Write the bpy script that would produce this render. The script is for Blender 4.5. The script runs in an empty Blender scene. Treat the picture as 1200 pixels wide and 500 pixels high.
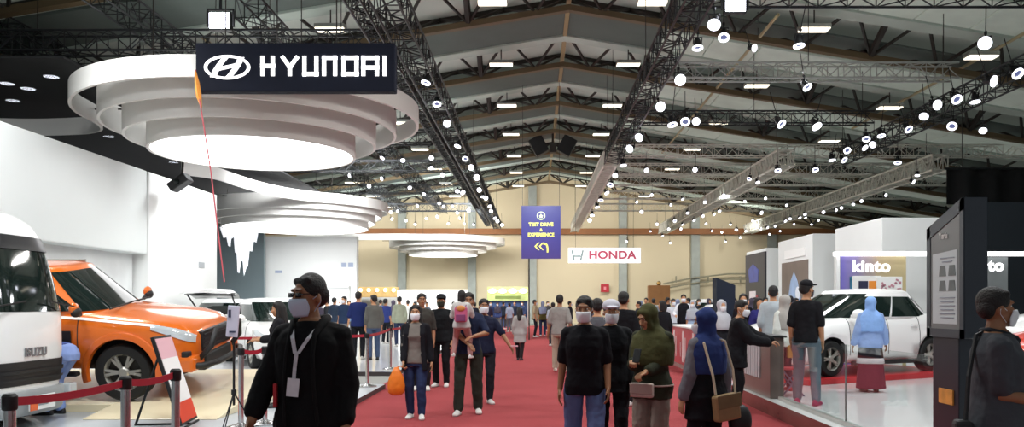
import bpy, bmesh, math, random
from mathutils import Vector, Matrix, noise
random.seed(7)
PI = math.pi
F = 950.0; VX = 627.0; VY = 356.0; EYE = 1.55
scene = bpy.context.scene
COL = scene.collection

def atp(px, py, Y):
    return Vector(((px-VX)*Y/F, Y, EYE-(py-VY)*Y/F))
def X_at(px, Y): return (px-VX)*Y/F
def Z_at(py, Y): return EYE-(py-VY)*Y/F

# ---------------------------------------------------------------- materials
def lin(c):
    if isinstance(c, str):
        c = tuple(int(c[i:i+2], 16)/255 for i in (0, 2, 4))
    return tuple((v/12.92 if v <= .04045 else ((v+.055)/1.055)**2.4) for v in c)
MATS = {}
def M(name, col, rough=.6, metal=0., emit=0., ecol=None, noise_s=0., noise_a=.25, bump=0., bump_s=40., coat=0., alpha=1., trans=0., spec=.5):
    if name in MATS: return MATS[name]
    m = bpy.data.materials.new(name); m.use_nodes = True
    nt = m.node_tree; b = nt.nodes['Principled BSDF']
    c = lin(col)
    b.inputs['Base Color'].default_value = (*c, 1)
    b.inputs['Roughness'].default_value = rough
    b.inputs['Metallic'].default_value = metal
    b.inputs['Specular IOR Level'].default_value = spec
    if coat: b.inputs['Coat Weight'].default_value = coat; b.inputs['Coat Roughness'].default_value = .04
    if trans: b.inputs['Transmission Weight'].default_value = trans
    if alpha < 1: b.inputs['Alpha'].default_value = alpha
    if emit:
        b.inputs['Emission Color'].default_value = (*lin(ecol or col), 1)
        b.inputs['Emission Strength'].default_value = emit
    tc = None
    if noise_s or bump:
        tc = nt.nodes.new('ShaderNodeTexCoord')
    if noise_s:
        n = nt.nodes.new('ShaderNodeTexNoise'); n.inputs['Scale'].default_value = noise_s; n.inputs['Detail'].default_value = 4
        nt.links.new(tc.outputs['Object'], n.inputs['Vector'])
        r = nt.nodes.new('ShaderNodeMapRange'); r.inputs['To Min'].default_value = 1-noise_a; r.inputs['To Max'].default_value = 1+noise_a
        nt.links.new(n.outputs['Fac'], r.inputs['Value'])
        mx = nt.nodes.new('ShaderNodeMix'); mx.data_type = 'RGBA'; mx.blend_type = 'MULTIPLY'; mx.inputs['Factor'].default_value = 1
        mx.inputs['A'].default_value = (*c, 1)
        nt.links.new(r.outputs['Result'], mx.inputs['B'])
        nt.links.new(mx.outputs['Result'], b.inputs['Base Color'])
    if bump:
        n2 = nt.nodes.new('ShaderNodeTexNoise'); n2.inputs['Scale'].default_value = bump_s; n2.inputs['Detail'].default_value = 3
        nt.links.new(tc.outputs['Object'], n2.inputs['Vector'])
        bp = nt.nodes.new('ShaderNodeBump'); bp.inputs['Strength'].default_value = bump; bp.inputs['Distance'].default_value = .02
        nt.links.new(n2.outputs['Fac'], bp.inputs['Height']); nt.links.new(bp.outputs['Normal'], b.inputs['Normal'])
    MATS[name] = m
    return m
def cloth(col, name=None): return M(name or 'cloth_'+col, col, .85, noise_s=7, noise_a=.18, bump=.35, bump_s=14, spec=.2)
def gradient_mat(name, stops, axis='Z', emit=0., rough=.4, generated=True):
    """printed graphic: colour ramp along an axis plus blobs"""
    m = bpy.data.materials.new(name); m.use_nodes = True; nt = m.node_tree; b = nt.nodes['Principled BSDF']
    tc = nt.nodes.new('ShaderNodeTexCoord'); sp = nt.nodes.new('ShaderNodeSeparateXYZ')
    nz = nt.nodes.new('ShaderNodeTexNoise'); nz.inputs['Scale'].default_value = 3.5
    add = nt.nodes.new('ShaderNodeMath'); add.operation = 'MULTIPLY_ADD'; add.inputs[1].default_value = .35; 
    nt.links.new(tc.outputs['Generated'], sp.inputs[0]); nt.links.new(tc.outputs['Generated'], nz.inputs['Vector'])
    sub = nt.nodes.new('ShaderNodeMath'); sub.operation = 'SUBTRACT'; sub.inputs[1].default_value = .17
    nt.links.new(nz.outputs['Fac'], add.inputs[0]); nt.links.new(sp.outputs[axis], add.inputs[2])
    nt.links.new(add.outputs[0], sub.inputs[0])
    cr = nt.nodes.new('ShaderNodeValToRGB'); nt.links.new(sub.outputs[0], cr.inputs[0])
    e = cr.color_ramp.elements
    while len(e) < len(stops): e.new(.5)
    for i, (p, c) in enumerate(stops): e[i].position = p; e[i].color = (*lin(c), 1)
    nt.links.new(cr.outputs[0], b.inputs['Base Color']); b.inputs['Roughness'].default_value = rough
    if emit:
        nt.links.new(cr.outputs[0], b.inputs['Emission Color']); b.inputs['Emission Strength'].default_value = emit
    MATS[name] = m
    return m

# ---------------------------------------------------------------- mesh builder
class MB:
    def __init__(s): s.v = []; s.f = []; s.m = []
    def add(s, vs, fs, mi=0):
        o = len(s.v); s.v += [tuple(v) for v in vs]; s.f += [tuple(i+o for i in f) for f in fs]; s.m += [mi]*len(fs); return s
    def box(s, c, d, R=None, mi=0):
        c = Vector(c); vs = []
        for x in (-.5, .5):
            for y in (-.5, .5):
                for z in (-.5, .5):
                    p = Vector((x*d[0], y*d[1], z*d[2]))
                    if R is not None: p = R @ p
                    vs.append(c+p)
        return s.add(vs, [(0,1,3,2),(4,6,7,5),(0,4,5,1),(2,3,7,6),(0,2,6,4),(1,5,7,3)], mi)
    def box2(s, a, b, mi=0):
        return s.box([(a[i]+b[i])/2 for i in range(3)], [abs(b[i]-a[i]) for i in range(3)], None, mi)
    def rings(s, rs, cap0=True, cap1=True, mi=0, closed=True):
        n = len(rs[0]); vs = [p for r in rs for p in r]; fs = []
        for i in range(len(rs)-1):
            for j in range(n if closed else n-1):
                k = (j+1) % n
                fs.append((i*n+j, i*n+k, (i+1)*n+k, (i+1)*n+j))
        if cap0: fs.append(tuple(range(n-1, -1, -1)))
        if cap1: fs.append(tuple((len(rs)-1)*n+j for j in range(n)))
        return s.add(vs, fs, mi)
    def cyl(s, p0, p1, r0, r1=None, seg=10, mi=0):
        p0 = Vector(p0); p1 = Vector(p1); r1 = r0 if r1 is None else r1
        d = (p1-p0); 
        if d.length < 1e-9: return s
        d.normalize(); u = d.orthogonal().normalized(); w = d.cross(u)
        mk = lambda p, r: [p+(u*math.cos(2*PI*i/seg)+w*math.sin(2*PI*i/seg))*r for i in range(seg)]
        return s.rings([mk(p0, r0), mk(p1, r1)], mi=mi)
    def cap(s, p0, r0, p1, r1, seg=12, mi=0):
        p0 = Vector(p0); p1 = Vector(p1); d = p1-p0
        if d.length < 1e-6: d = Vector((0,0,1e-4))
        d.normalize(); u = d.orthogonal().normalized(); w = d.cross(u); rs = []
        for p, r, angs in ((p0, r0, (-85,-60,-30,0)), (p1, r1, (0,30,60,85))):
            for a in angs:
                a = math.radians(a)
                rs.append([p+d*(r*math.sin(a))+(u*math.cos(2*PI*i/seg)+w*math.sin(2*PI*i/seg))*(r*math.cos(a)) for i in range(seg)])
        return s.rings(rs, mi=mi)
    def tube(s, pts, r, seg=8, mi=0, closed=False):
        pts = [Vector(p) for p in pts]; n = len(pts); rs = []; prev = None
        for i, p in enumerate(pts):
            a = pts[i-1] if (i > 0 or closed) else pts[i]; b = pts[(i+1) % n] if (i < n-1 or closed) else pts[i]
            d = (b-a).normalized()
            u = d.orthogonal().normalized() if prev is None else (prev-d*prev.dot(d)).normalized()
            prev = u; w = d.cross(u)
            rr = r[i] if isinstance(r, (list, tuple)) else r
            rs.append([p+(u*math.cos(2*PI*k/seg)+w*math.sin(2*PI*k/seg))*rr for k in range(seg)])
        if closed: rs.append(rs[0]); return s.rings(rs, False, False, mi)
        return s.rings(rs, mi=mi)
    def ell(s, c, r, R=None, seg=16, st=10, mi=0):
        c = Vector(c); rs = []
        for i in range(st+1):
            a = -PI/2+PI*(i+.02)/(st+.04)
            ring = []
            for k in range(seg):
                p = Vector((r[0]*math.cos(a)*math.cos(2*PI*k/seg), r[1]*math.cos(a)*math.sin(2*PI*k/seg), r[2]*math.sin(a)))
                if R is not None: p = R @ p
                ring.append(c+p)
            rs.append(ring)
        return s.rings(rs, mi=mi)
    def prism(s, poly, d, mi=0):
        """poly: 3-D points (ccw seen from outside), extruded by -d"""
        n = len(poly); d = Vector(d); a = [Vector(p) for p in poly]; b = [p+d for p in a]
        fs = [tuple(range(n)), tuple(range(2*n-1, n-1, -1))]+[(i, n+i, n+(i+1) % n, (i+1) % n) for i in range(n)]
        return s.add(a+b, fs, mi)
    def lathe(s, prof, c=(0,0,0), axis='Z', seg=28, mi=0, closed=False):
        rs = []
        for r, h in prof:
            ring = []
            for k in range(seg):
                a = 2*PI*k/seg; x, y = r*math.cos(a), r*math.sin(a)
                p = {'Z': (x, y, h), 'Y': (x, h, y), 'X': (h, x, y)}[axis]
                ring.append((p[0]+c[0], p[1]+c[1], p[2]+c[2]))
            rs.append(ring)
        if closed: rs.append(rs[0])
        return s.rings(rs, not closed, not closed, mi)
    def grid(s, fn, nu, nv, mi=0, flip=False, cu=False):
        vs = [fn(i/nu, j/nv) for j in range(nv+1) for i in range(nu+1)]; fs = []
        for j in range(nv):
            for i in range(nu):
                q = (j*(nu+1)+i, j*(nu+1)+i+1, (j+1)*(nu+1)+i+1, (j+1)*(nu+1)+i)
                fs.append(q[::-1] if flip else q)
        return s.add(vs, fs, mi)
    def xf(s, Mx):
        s.v = [tuple(Mx @ Vector(v)) for v in s.v]; return s
    def mesh(s, name, mats, smooth=False):
        me = bpy.data.meshes.new(name); me.from_pydata(s.v, [], s.f)
        for m in (mats if isinstance(mats, (list, tuple)) else [mats]): me.materials.append(m)
        if len(s.m): me.polygons.foreach_set('material_index', s.m)
        bm = bmesh.new(); bm.from_mesh(me); bmesh.ops.recalc_face_normals(bm, faces=bm.faces); bm.to_mesh(me); bm.free()
        if smooth: me.polygons.foreach_set('use_smooth', [True]*len(me.polygons))
        me.update(); return me
    def build(s, name, mats, parent=None, smooth=False, loc=None, bevel=0., auto=False, solid=0., subsurf=0):
        o = bpy.data.objects.new(name, s.mesh(name, mats, smooth or auto)); COL.objects.link(o)
        if parent is not None: o.parent = parent
        if loc is not None: o.location = loc
        if solid:
            md = o.modifiers.new('s', 'SOLIDIFY'); md.thickness = solid; md.offset = 0
        if bevel:
            md = o.modifiers.new('b', 'BEVEL'); md.width = bevel; md.segments = 2; md.limit_method = 'ANGLE'; md.angle_limit = math.radians(40)
        if subsurf:
            md = o.modifiers.new('ss', 'SUBSURF'); md.levels = subsurf; md.render_levels = subsurf
        if auto: 
            try:
                o.data.set_sharp_from_angle(angle=math.radians(38))
            except Exception: pass
        return o

def tag(o, label=None, cat=None, group=None, kind=None):
    if label: o['label'] = label
    if cat: o['category'] = cat
    if group: o['group'] = group
    if kind: o['kind'] = kind
    return o
def empty(name, loc=(0,0,0), rz=0, label=None, cat=None, group=None):
    o = bpy.data.objects.new(name, None); COL.objects.link(o); o.location = loc; o.rotation_euler = (0,0,rz)
    o.empty_display_size = .1
    return tag(o, label, cat, group)
def struct(o): o['kind'] = 'structure'; return o
def dup(root, loc=None, rot=None, label=None, group=None, scale=None):
    def cp(o, par):
        c = o.copy(); COL.objects.link(c)
        if par is not None: c.parent = par
        for ch in CH.get(o.name, []): cp(ch, c)
        return c
    CH = {}
    for o in bpy.data.objects:
        if o.parent is not None: CH.setdefault(o.parent.name, []).append(o)
    r = cp(root, None)
    if loc is not None: r.location = loc
    if rot is not None: r.rotation_euler = rot
    if scale is not None: r.scale = (scale,)*3
    if label: r['label'] = label
    if group: r['group'] = group
    return r
TXT = []
def text_mesh(s, size, depth=.01, bold=0., spacing=1., align='CENTER'):
    """lettering as MB in XZ plane (reading from -Y), centred on origin"""
    cu = bpy.data.curves.new('lettering', 'FONT'); cu.body = s; cu.size = size; cu.extrude = depth/2; cu.offset = bold; cu.space_character = spacing
    cu.align_x = align; cu.align_y = 'CENTER'
    o = bpy.data.objects.new('lettering', cu); COL.objects.link(o)
    bpy.context.view_layer.update()
    dg = bpy.context.evaluated_depsgraph_get()
    me = bpy.data.meshes.new_from_object(o.evaluated_get(dg))
    mb = MB(); mb.add([Vector((v.co.x, -v.co.z, v.co.y)) for v in me.vertices], [tuple(p.vertices) for p in me.polygons])
    bpy.data.objects.remove(o); bpy.data.meshes.remove(me)
    return mb
# ================================================================ HALL
RX, RZ, SL = 1.05, 11.55, .165          # ridge line and slope
def roofz(x): return RZ-SL*abs(x-RX)
XL, XR, YB, YF = -24., 26., 63.5, -7.
m_conc = M('floor_concrete', '8f8f8a', .55, noise_s=.6, noise_a=.15)
m_red = M('red_carpet', 'a0474a', .95, noise_s=1.3, noise_a=.13, bump=.5, bump_s=160, spec=.1)
m_beige = M('beige_wall', 'cdc0a2', .85, noise_s=.35, noise_a=.06)
m_pil = M('pilaster_grey', '9aa09a', .7, noise_s=2)
m_brown = M('brown_steel', '6a5a40', .6, noise_s=1.2, noise_a=.2)
m_web = M('dark_steel', '2c2822', .6, noise_s=2)
m_roof = M('roof_pale_glow', 'ccd4ca', .8, noise_s=.8, noise_a=.12, emit=.045, ecol='dfe8dc')  # slight emission added so the roof sheets look daylit
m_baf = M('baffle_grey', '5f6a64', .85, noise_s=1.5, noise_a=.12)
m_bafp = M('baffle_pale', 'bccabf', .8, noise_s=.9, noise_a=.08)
m_dark = M('dark_wall', '23262a', .8, noise_s=.8)
m_black = M('black_paint', '101113', .55, noise_s=6)
m_alu = M('aluminium', 'b9bbb6', .35, .7, noise_s=5, noise_a=.12)
m_alud = M('dark_aluminium', '333537', .45, .6, noise_s=5)
m_alu_lit = M('lit_aluminium', 'dcdcd2', .5, .25, noise_s=5)  # paler colour carries the booth light caught by the far trusses
m_white = M('white_panel', 'eef0ee', .45, noise_s=1.1, noise_a=.03)
m_gwhite = M('gloss_white_floor', 'e6e8ea', .12, noise_s=.9, noise_a=.04)
m_cream = M('cream_floor', 'eee0bd', .25, noise_s=.7, noise_a=.05)
m_grey = M('grey_floor', 'b7bcc0', .3, noise_s=.9, noise_a=.06)

struct(MB().box2((XL-.3, YF, -.4), (XR+.3, YB+.3, -.012)).build('floor', m_conc))
o = MB().box2((-2.95, -5, -.012), (4.2, 58, 0)).build('red_carpet', m_red)
tag(o, 'long red carpet laid down the aisle between the stands', 'carpet')
# walls
def gable(y0, y1):
    mb = MB(); P = [(XL, y0, -.4), (XR, y0, -.4), (XR, y0, roofz(XR)), (RX, y0, RZ), (XL, y0, roofz(XL))]
    return mb.prism(P, (0, y1-y0, 0))
struct(gable(YB, YB+.3).build('wall_back', m_beige))
struct(MB().box2((XL-.3, YF, -.4), (XL, YB, roofz(XL))).build('wall_left', m_dark))
struct(MB().box2((XR, YF, -.4), (XR+.3, YB, roofz(XR))).build('wall_right', m_dark))
k = 0
for px in (397, 471, 553, 624, 730, 815, 905):
    k += 1; x = X_at(px, 63.2)
    struct(MB().box2((x-.32, 63.1, -.012), (x+.32, 63.49, roofz(x)-.6)).build('trim_%d' % k, m_pil, bevel=.02))
k += 1
struct(MB().box2((XL+.05, 62.8, 6.95), (XR-.05, 63.08, 7.4)).build('trim_%d' % k, M('brown_band', '8a5a33', .7, noise_s=1)))
# roof skin
def slab(side, y0, y1, dz0, dz1, mat, name, x0=None, x1=None):
    xe = (XL if side < 0 else XR) if x1 is None else x1; xs = RX if x0 is None else x0
    P = [(xs, y0, roofz(xs)+dz0), (xe, y0, roofz(xe)+dz0), (xe, y0, roofz(xe)+dz1), (xs, y0, roofz(xs)+dz1)]
    return MB().prism(P, (0, y1-y0, 0)).build(name, mat)
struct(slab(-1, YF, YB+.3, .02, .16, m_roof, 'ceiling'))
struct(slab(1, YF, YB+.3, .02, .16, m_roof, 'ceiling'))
struct(MB().box2((RX-.07, 5, RZ-.62), (RX+.07, YB, RZ-.42)).build('ridge_beam', M('tan_steel', 'a08f68', .6)))
# frames every 5.9 m
for j in range(-5, 6):
    yc = 29+5.9*j            # far edge of pale strip
    if yc < 1: continue
    for side in (-1, 1):
        if side < 0:
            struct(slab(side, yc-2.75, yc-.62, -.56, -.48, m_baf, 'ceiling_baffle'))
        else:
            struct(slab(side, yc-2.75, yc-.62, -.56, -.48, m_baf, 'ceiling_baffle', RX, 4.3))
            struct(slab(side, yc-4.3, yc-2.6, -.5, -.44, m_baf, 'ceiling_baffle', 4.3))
            # corrugated sheet with seams on this slope, daylight glow added by emission
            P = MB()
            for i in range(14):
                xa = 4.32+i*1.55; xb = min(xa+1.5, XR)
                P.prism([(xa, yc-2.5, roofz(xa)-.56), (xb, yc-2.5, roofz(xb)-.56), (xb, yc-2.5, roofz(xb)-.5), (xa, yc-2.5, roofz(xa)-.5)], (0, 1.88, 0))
            struct(P.build('ceiling_panel', M('pale_sheet_glow', 'bcc8bc', .7, noise_s=1.2, emit=.11, ecol='dfe8dc')))
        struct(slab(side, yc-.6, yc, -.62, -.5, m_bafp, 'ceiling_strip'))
    # steel truss: brown bottom chord, webs to two top chords
    yt = yc+1.9
    if yt > YB-1: continue
    ch = MB(); wb = MB()
    for side in (-1, 1):
        xe = XL+.2 if side < 0 else XR-.2
        P = [(RX, yt-.12, roofz(RX)-.98), (xe, yt-.12, roofz(xe)-.98), (xe, yt-.12, roofz(xe)-.8), (RX, yt-.12, roofz(RX)-.8)]
        ch.prism(P, (0, .24, 0))
        n = 12
        for i in range(n):
            xa = RX+(xe-RX)*i/n; xb = RX+(xe-RX)*(i+.5)/n; xc = RX+(xe-RX)*(i+1)/n
            for dy in (-1.55, 1.5):
                wb.cyl((xb, yt, roofz(xb)-.85), (xa, yt+dy, roofz(xa)-.02), .055, seg=5)
                wb.cyl((xb, yt, roofz(xb)-.85), (xc, yt+dy, roofz(xc)-.02), .055, seg=5)
                if i % 3 == 1: wb.cyl((xb, yt, roofz(xb)-.85), (xb, yt+dy, roofz(xb)-.02), .11, seg=5)
        for dy in (-1.55, 1.5):
            Q = [(RX, yt+dy-.06, roofz(RX)-.14), (xe, yt+dy-.06, roofz(xe)-.14), (xe, yt+dy-.06, roofz(xe)), (RX, yt+dy-.06, roofz(RX))]
            wb.prism(Q, (0, .12, 0))
    struct(ch.build('beam', m_brown)); struct(wb.build('beam_webbing', m_web))
# high-bay lamps along the pale strips
def highbay():
    r = empty('high_bay_lamp', label='white high-bay lamp hung under a pale roof strip', cat='lamp', group='high-bay lamps under the roof')
    MB().box((0,0,0), (.85,.4,.12)).build('housing', m_alu, r, bevel=.02)
    MB().box((0,0,-.075), (.8,.36,.03)).build('diffuser', M('lamp_white', 'fff6e0', .4, emit=2.2), r)
    MB().cyl((0,0,.06), (0,0,.5), .02, seg=5).build('hanger', m_web, r)
    return r
hb = None
for j in range(-3, 6):
    for dx in (-11.5, -6.8, -2.25, 2.25, 6.8, 11.5):
        x = RX+dx; p = (x, 29+5.9*j-.3, roofz(x)-1.1)
        if hb is None: hb = highbay(); hb.location = p
        else: dup(hb, p)
# loudspeaker cluster below the ridge
sp = empty('loudspeaker_cluster', (RX-.1, 43.4, roofz(RX)-1.55), label='black loudspeaker cluster hung from the roof ridge', cat='loudspeaker')
for a in (-1, 1):
    MB().box((a*.75, 0, 0), (.75,.6,.95), Matrix.Rotation(a*.5, 3, 'Y')).build('speaker_box', m_black, sp, bevel=.03)
MB().cyl((0,0,.1),(0,0,.75),.06).box((0,0,.1),(1.3,.1,.1)).box((0,0,-.1),(.35,.4,.5)).build('bracket', m_web, sp)

# ================================================================ LIGHTING TRUSSES
def truss(p0, p1, size, label, mat=None, bay=None, group=None, r=.026):
    p0 = Vector(p0); p1 = Vector(p1); d = p1-p0; L = d.length; d.normalize()
    up = Vector((0,0,1)); side = d.cross(up).normalized(); up = side.cross(d)
    bay = bay or size*1.1; n = max(2, round(L/bay)); h = size/2
    root = empty('hanging_truss', p0, label=label, cat='truss', group=group)
    cs = [(-1,-1),(1,-1),(1,1),(-1,1)]
    off = lambda c: side*(c[0]*h)+up*(c[1]*h)
    mat = mat or m_alu
    for c in cs:
        MB().cyl(off(c), off(c)+d*L, r, seg=6).build('chord', mat, root)
    lc = MB()
    for i in range(n):
        a, b = d*(L*i/n), d*(L*(i+1)/n)
        for q in range(4):
            c0, c1 = cs[q], cs[(q+1) % 4]
            if i % 2: c0, c1 = c1, c0
            lc.cyl(off(c0)+a, off(c1)+b, r*.55, seg=4)
            lc.cyl(off(cs[q])+a, off(cs[(q+1) % 4])+a, r*.5, seg=4)
    lc.build('lacing', mat, root)
    # suspension wires up to the roof
    for t in (.04, .5, .96):
        p = p0+d*(L*t); MB().cyl(d*(L*t)+up*h, Vector((0,0,roofz(p.x)-.1-p.z))+d*(L*t), .012, seg=4).build('wire', m_web, root)
    return root
HT = EYE+5.6
truss((-2.68, 12.6, HT), (-2.68, 58, HT), .5, 'long lighting truss above the carpet edge beside the black hanging sign', m_alud)
truss((-3.35, 12.6, HT+.1), (-3.35, 58, HT+.1), .3, 'thin lighting truss running close alongside the sign truss', m_alud)
truss((2.9, 11.5, HT), (2.9, 31, HT), .5, 'dark lighting truss above the carpet edge nearest the white hatchback stand', m_alud)
truss((2.9, 31.3, HT), (2.9, 60, HT), .5, 'pale far half of the lighting truss above the carpet edge', m_alu_lit, bay=.32, r=.05)  # far half of the same truss, lit look put into its colour
truss((9.6, 31, HT), (9.6, 61, HT), .6, 'pale lighting truss above the aisle of white booth cubes', m_alu_lit, bay=.4, r=.05)
truss((16.0, 32, HT), (16.0, 61, HT), .6, 'pale lighting truss farthest from the red carpet', m_alu_lit, bay=.4, r=.05)
truss((11.7, 15, HT), (11.7, 31.5, HT), .5, 'dark lighting truss crowded with spotlights over the hatchback stand', m_alud)
for Y, a, b, s, lab, mt in (
    (16.2, 3.4, 14, .55, 'dark cross truss crossing the top edge over the hatchback stand', m_alud),
    (21.8, 3.4, 11.3, .4, 'bright laced cross truss ending at the crowded spotlight truss', m_alu),
    (27.2, 3.4, 11.3, .4, 'cross truss behind the bright laced one', m_alud),
    (33.2, 3.4, 20, .45, 'pale cross truss over the first white cubes', m_alu_lit),
    (37.6, 3.4, 20, .45, 'pale cross truss behind the first pale one', m_alu_lit),
    (41.2, 3.4, 22, .45, 'pale cross truss in the middle of the pale group', m_alu_lit),
    (46.5, 3.4, 22, .45, 'pale cross truss behind the middle of the group', m_alu_lit),
    (52.5, 3.4, 22, .45, 'pale cross truss nearest the beige back wall', m_alu_lit)):
    zc = HT+.43+s/2; truss((a, Y, zc), (b, Y, zc), s, lab, mt)
for Y, a, b, lab in (
    (11.6, -14, -3.1, 'dark cross truss nearest above the round white canopy'),
    (14.9, -17, -3.7, 'dark cross truss just behind the black hanging sign'),
    (18.5, -19, -3.7, 'dark cross truss over the middle of the first canopy'),
    (23.5, -19, -3.7, 'dark cross truss between the first and second canopies'),
    (29, -19, -3.7, 'dark cross truss in front of the second canopy'),
    (35, -19, -3.7, 'dark cross truss over the second canopy'),
    (42, -19, -3.7, 'dark cross truss behind the second canopy'),
    (50, -19, -3.7, 'dark cross truss over the farthest canopy')):
    truss((a, Y, HT+.35), (b, Y, HT+.35), .45, lab, m_alud)
truss((-9.2, 9.5, HT+1.0), (-9.2, 57, HT+1.0), .5, 'dark long truss over the white canopies', m_alud)
truss((-6.4, 18, HT+1.0), (-6.4, 57, HT+1.0), .5, 'dark long truss between canopy and sign truss', m_alud)
truss((-12.8, 9.5, HT+1.0), (-12.8, 34, HT+1.0), .5, 'dark long truss over the white stand wall', m_alud)
# black cloth ceiling over the left-hand stand
cl = MB().box2((-22, 16.5, 6.55), (-9.6, 42, 6.6)).build('ceiling_cloth', M('black_cloth', '0e0f10', .95, noise_s=2))
tag(cl, 'black cloth stretched as a ceiling above the white stand wall', 'cloth')

# ================================================================ STAGE LIGHTS
m_lens = M('lens_white', 'ffffff', .2, emit=6, ecol='eef2ff')
m_lensb = M('lens_bright', 'ffffff', .2, emit=16, ecol='eef2ff')
def stage_light(kind):
    """origin at the clamp, hanging down; front of the lamp faces -Y and down"""
    r = empty('stage_spotlight')
    MB().cyl((0,0,.04),(0,0,-.14),.025,seg=6).box((0,0,.02),(.09,.07,.1)).build('clamp', m_black, r)
    yk = MB()
    for s in (-1, 1): yk.box((s*.17,0,-.27),(.025,.07,.28))
    yk.box((0,0,-.14),(.36,.07,.03)); yk.cyl((0,0,0),(0,0,1.1),.018,seg=5); yk.build('yoke', m_black, r)
    R = Matrix.Rotation(math.radians({'par': 35, 'head': 62, 'bright': 20}[kind]), 4, 'X')
    T = Matrix.Translation((0,0,-.36)) @ R
    b = MB().lathe([(.0,.2),(.09,.2),(.13,.1),(.15,-.1),(.15,-.17),(.13,-.17)], axis='Y', seg=16); b.xf(T)
    b.build('housing', m_black, r, auto=True)
    ring = MB().lathe([(.15,-.17),(.215,-.19),(.215,-.24),(.135,-.22)], axis='Y', seg=18, closed=True); ring.xf(T)
    ring.build('rim', M('rim_white', 'f4f6ff', .3, emit=2.6), r, auto=True)
    ln = MB().lathe([(.0,-.19),(.08,-.188),(.13,-.18),(.13,-.16),(0,-.16)], axis='Y', seg=16); ln.xf(T)
    ln.build('lens', {'par': m_lens, 'head': M('lens_blue', '20242c', .1, emit=.3, ecol='a8b4ff'), 'bright': m_lensb}[kind], r)
    return r
PROTO = {}
def spot(px, py, h, kind='par', label='', group=None, scale=1., rz=0.):
    if kind == 'par' and scale >= 1.05 and int(px) % 3: kind = 'head'
    scale *= .5; Y = min(F*h/(VY-py), 61.5); h = Y*(VY-py)/F
    p = Vector((X_at(px, Y), Y, EYE+h+.36*scale))
    if kind not in PROTO: r = PROTO[kind] = stage_light(kind); r.location = p; r.rotation_euler = (.3*math.sin(px),0,rz); r.scale = (scale,)*3; tag(r, label, 'stage light', group)
    else: r = dup(PROTO[kind], p, (.35*math.sin(px),0,rz), label, group, scale)
    return r
rng = random.Random(3)
g1 = 'spotlights under the truss nearest the hatchback stand'
for px, py, k, s in ((837,24,'par',1.1),(818,50,'head',1),(848,40,'head',1),(795,92,'par',1.2),(771,126,'par',1.2),(750,159,'bright',1.2),(741,173,'par',1.2),(731,190,'par',1.2),
                     (722,205,'par',1),(716,214,'head',1.2),(711,224,'par',1.1),(704,232,'head',1.2),(700,240,'par',1.2),(694,250,'head',1.2),(690,258,'par',1.2)):
    spot(px, py, 5.15, k, 'spotlight clamped under the truss over the carpet edge nearest the hatchback', g1, s, rng.uniform(-.8,.8))
g2 = 'spotlights under the dark truss over the hatchback stand'
for px, py, k, s in ((1155,52,'par',1.2),(1186,85,'par',1.2),(1155,96,'par',1.2),(1117,115,'par',1.2),(1145,114,'head',1.1),(1092,124,'par',1.2),(1083,133,'par',1.1),(1060,150,'par',1.1),(1033,155,'par',1.1),
                     (1015,160,'par',1.1),(1024,168,'par',1),(1012,171,'par',1),(991,175,'par',1.1),(976,184,'par',1.1),(985,186,'par',1.1)):
    spot(px, py, 5.15, k, 'white-rimmed spotlight in the crowd under the dark truss above the hatchback', g2, s, rng.uniform(-.8,.8))
g3 = 'spotlights under the bright cross truss'
for px, py, k, s in ((938,47,'head',1),(942,99,'head',1),(803,141,'par',1.2),(788,141,'par',1.2),(815,143,'par',1.),(910,143,'par',1.2),(957,144,'par',1.3),(1117,146,'par',1.2),(1152,150,'par',1.),(1052,187,'par',1.1),(878,57,'par',.7),(955,196,'par',1.1)):
    spot(px, py, 4.95, k, 'single spotlight on a drop below the cross trusses over the hatchback', g3, s, rng.uniform(-.8,.8))
g4 = 'spotlights under the pale trusses'
for px, py, k, s in ((757,198,'par',1),(815,199,'par',1),(911,197,'par',1.3),(752,248,'par',1.1),(770,262,'par',1.1),(783,268,'par',1.1),(790,258,'head',1.2),(796,268,'par',1.1),(806,248,'par',1.1),(813,257,'par',1),(822,253,'par',1),(836,250,'par',1),(843,246,'par',1),
                     (863,268,'par',1.2),(890,249,'par',1.2),(898,266,'par',1),(890,268,'par',1),(908,264,'par',1),(920,258,'par',1),(926,255,'par',1),(937,254,'par',1),(943,250,'par',1),(965,248,'par',1),(850,282,'par',1),(866,278,'par',1),(1068,212,'par',1.1),(1075,203,'head',1),(1036,228,'par',.9),(1009,235,'par',.9),(1000,238,'par',.9),(986,243,'par',.9),(978,246,'par',.9),(944,254,'par',.9),(735,282,'par',1.3),(785,284,'par',1),(879,208,'head',1),(888,212,'par',1),(762,270,'par',.9),(776,275,'head',1),(800,262,'par',.9),(827,262,'par',.9),(833,270,'par',.9),(846,272,'par',.8),(856,262,'par',.9),(874,270,'par',.9),(883,258,'par',.9),(902,274,'par',.8),(914,270,'par',.8),(930,262,'par',.8),(951,262,'par',.8),(960,258,'par',.8),(745,236,'par',.8),(764,228,'par',.8),(784,240,'par',.8),(800,232,'par',.8),(826,236,'par',.8),(848,228,'par',.8),(872,236,'par',.8),(896,232,'par',.8),(921,240,'par',.8)):
    spot(px, py, 5.1, k, 'far spotlight under the pale trusses above the white booth cubes', g4, s*.85, rng.uniform(-.8,.8))
g5 = 'spotlights under the truss beside the black hanging sign'
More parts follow.
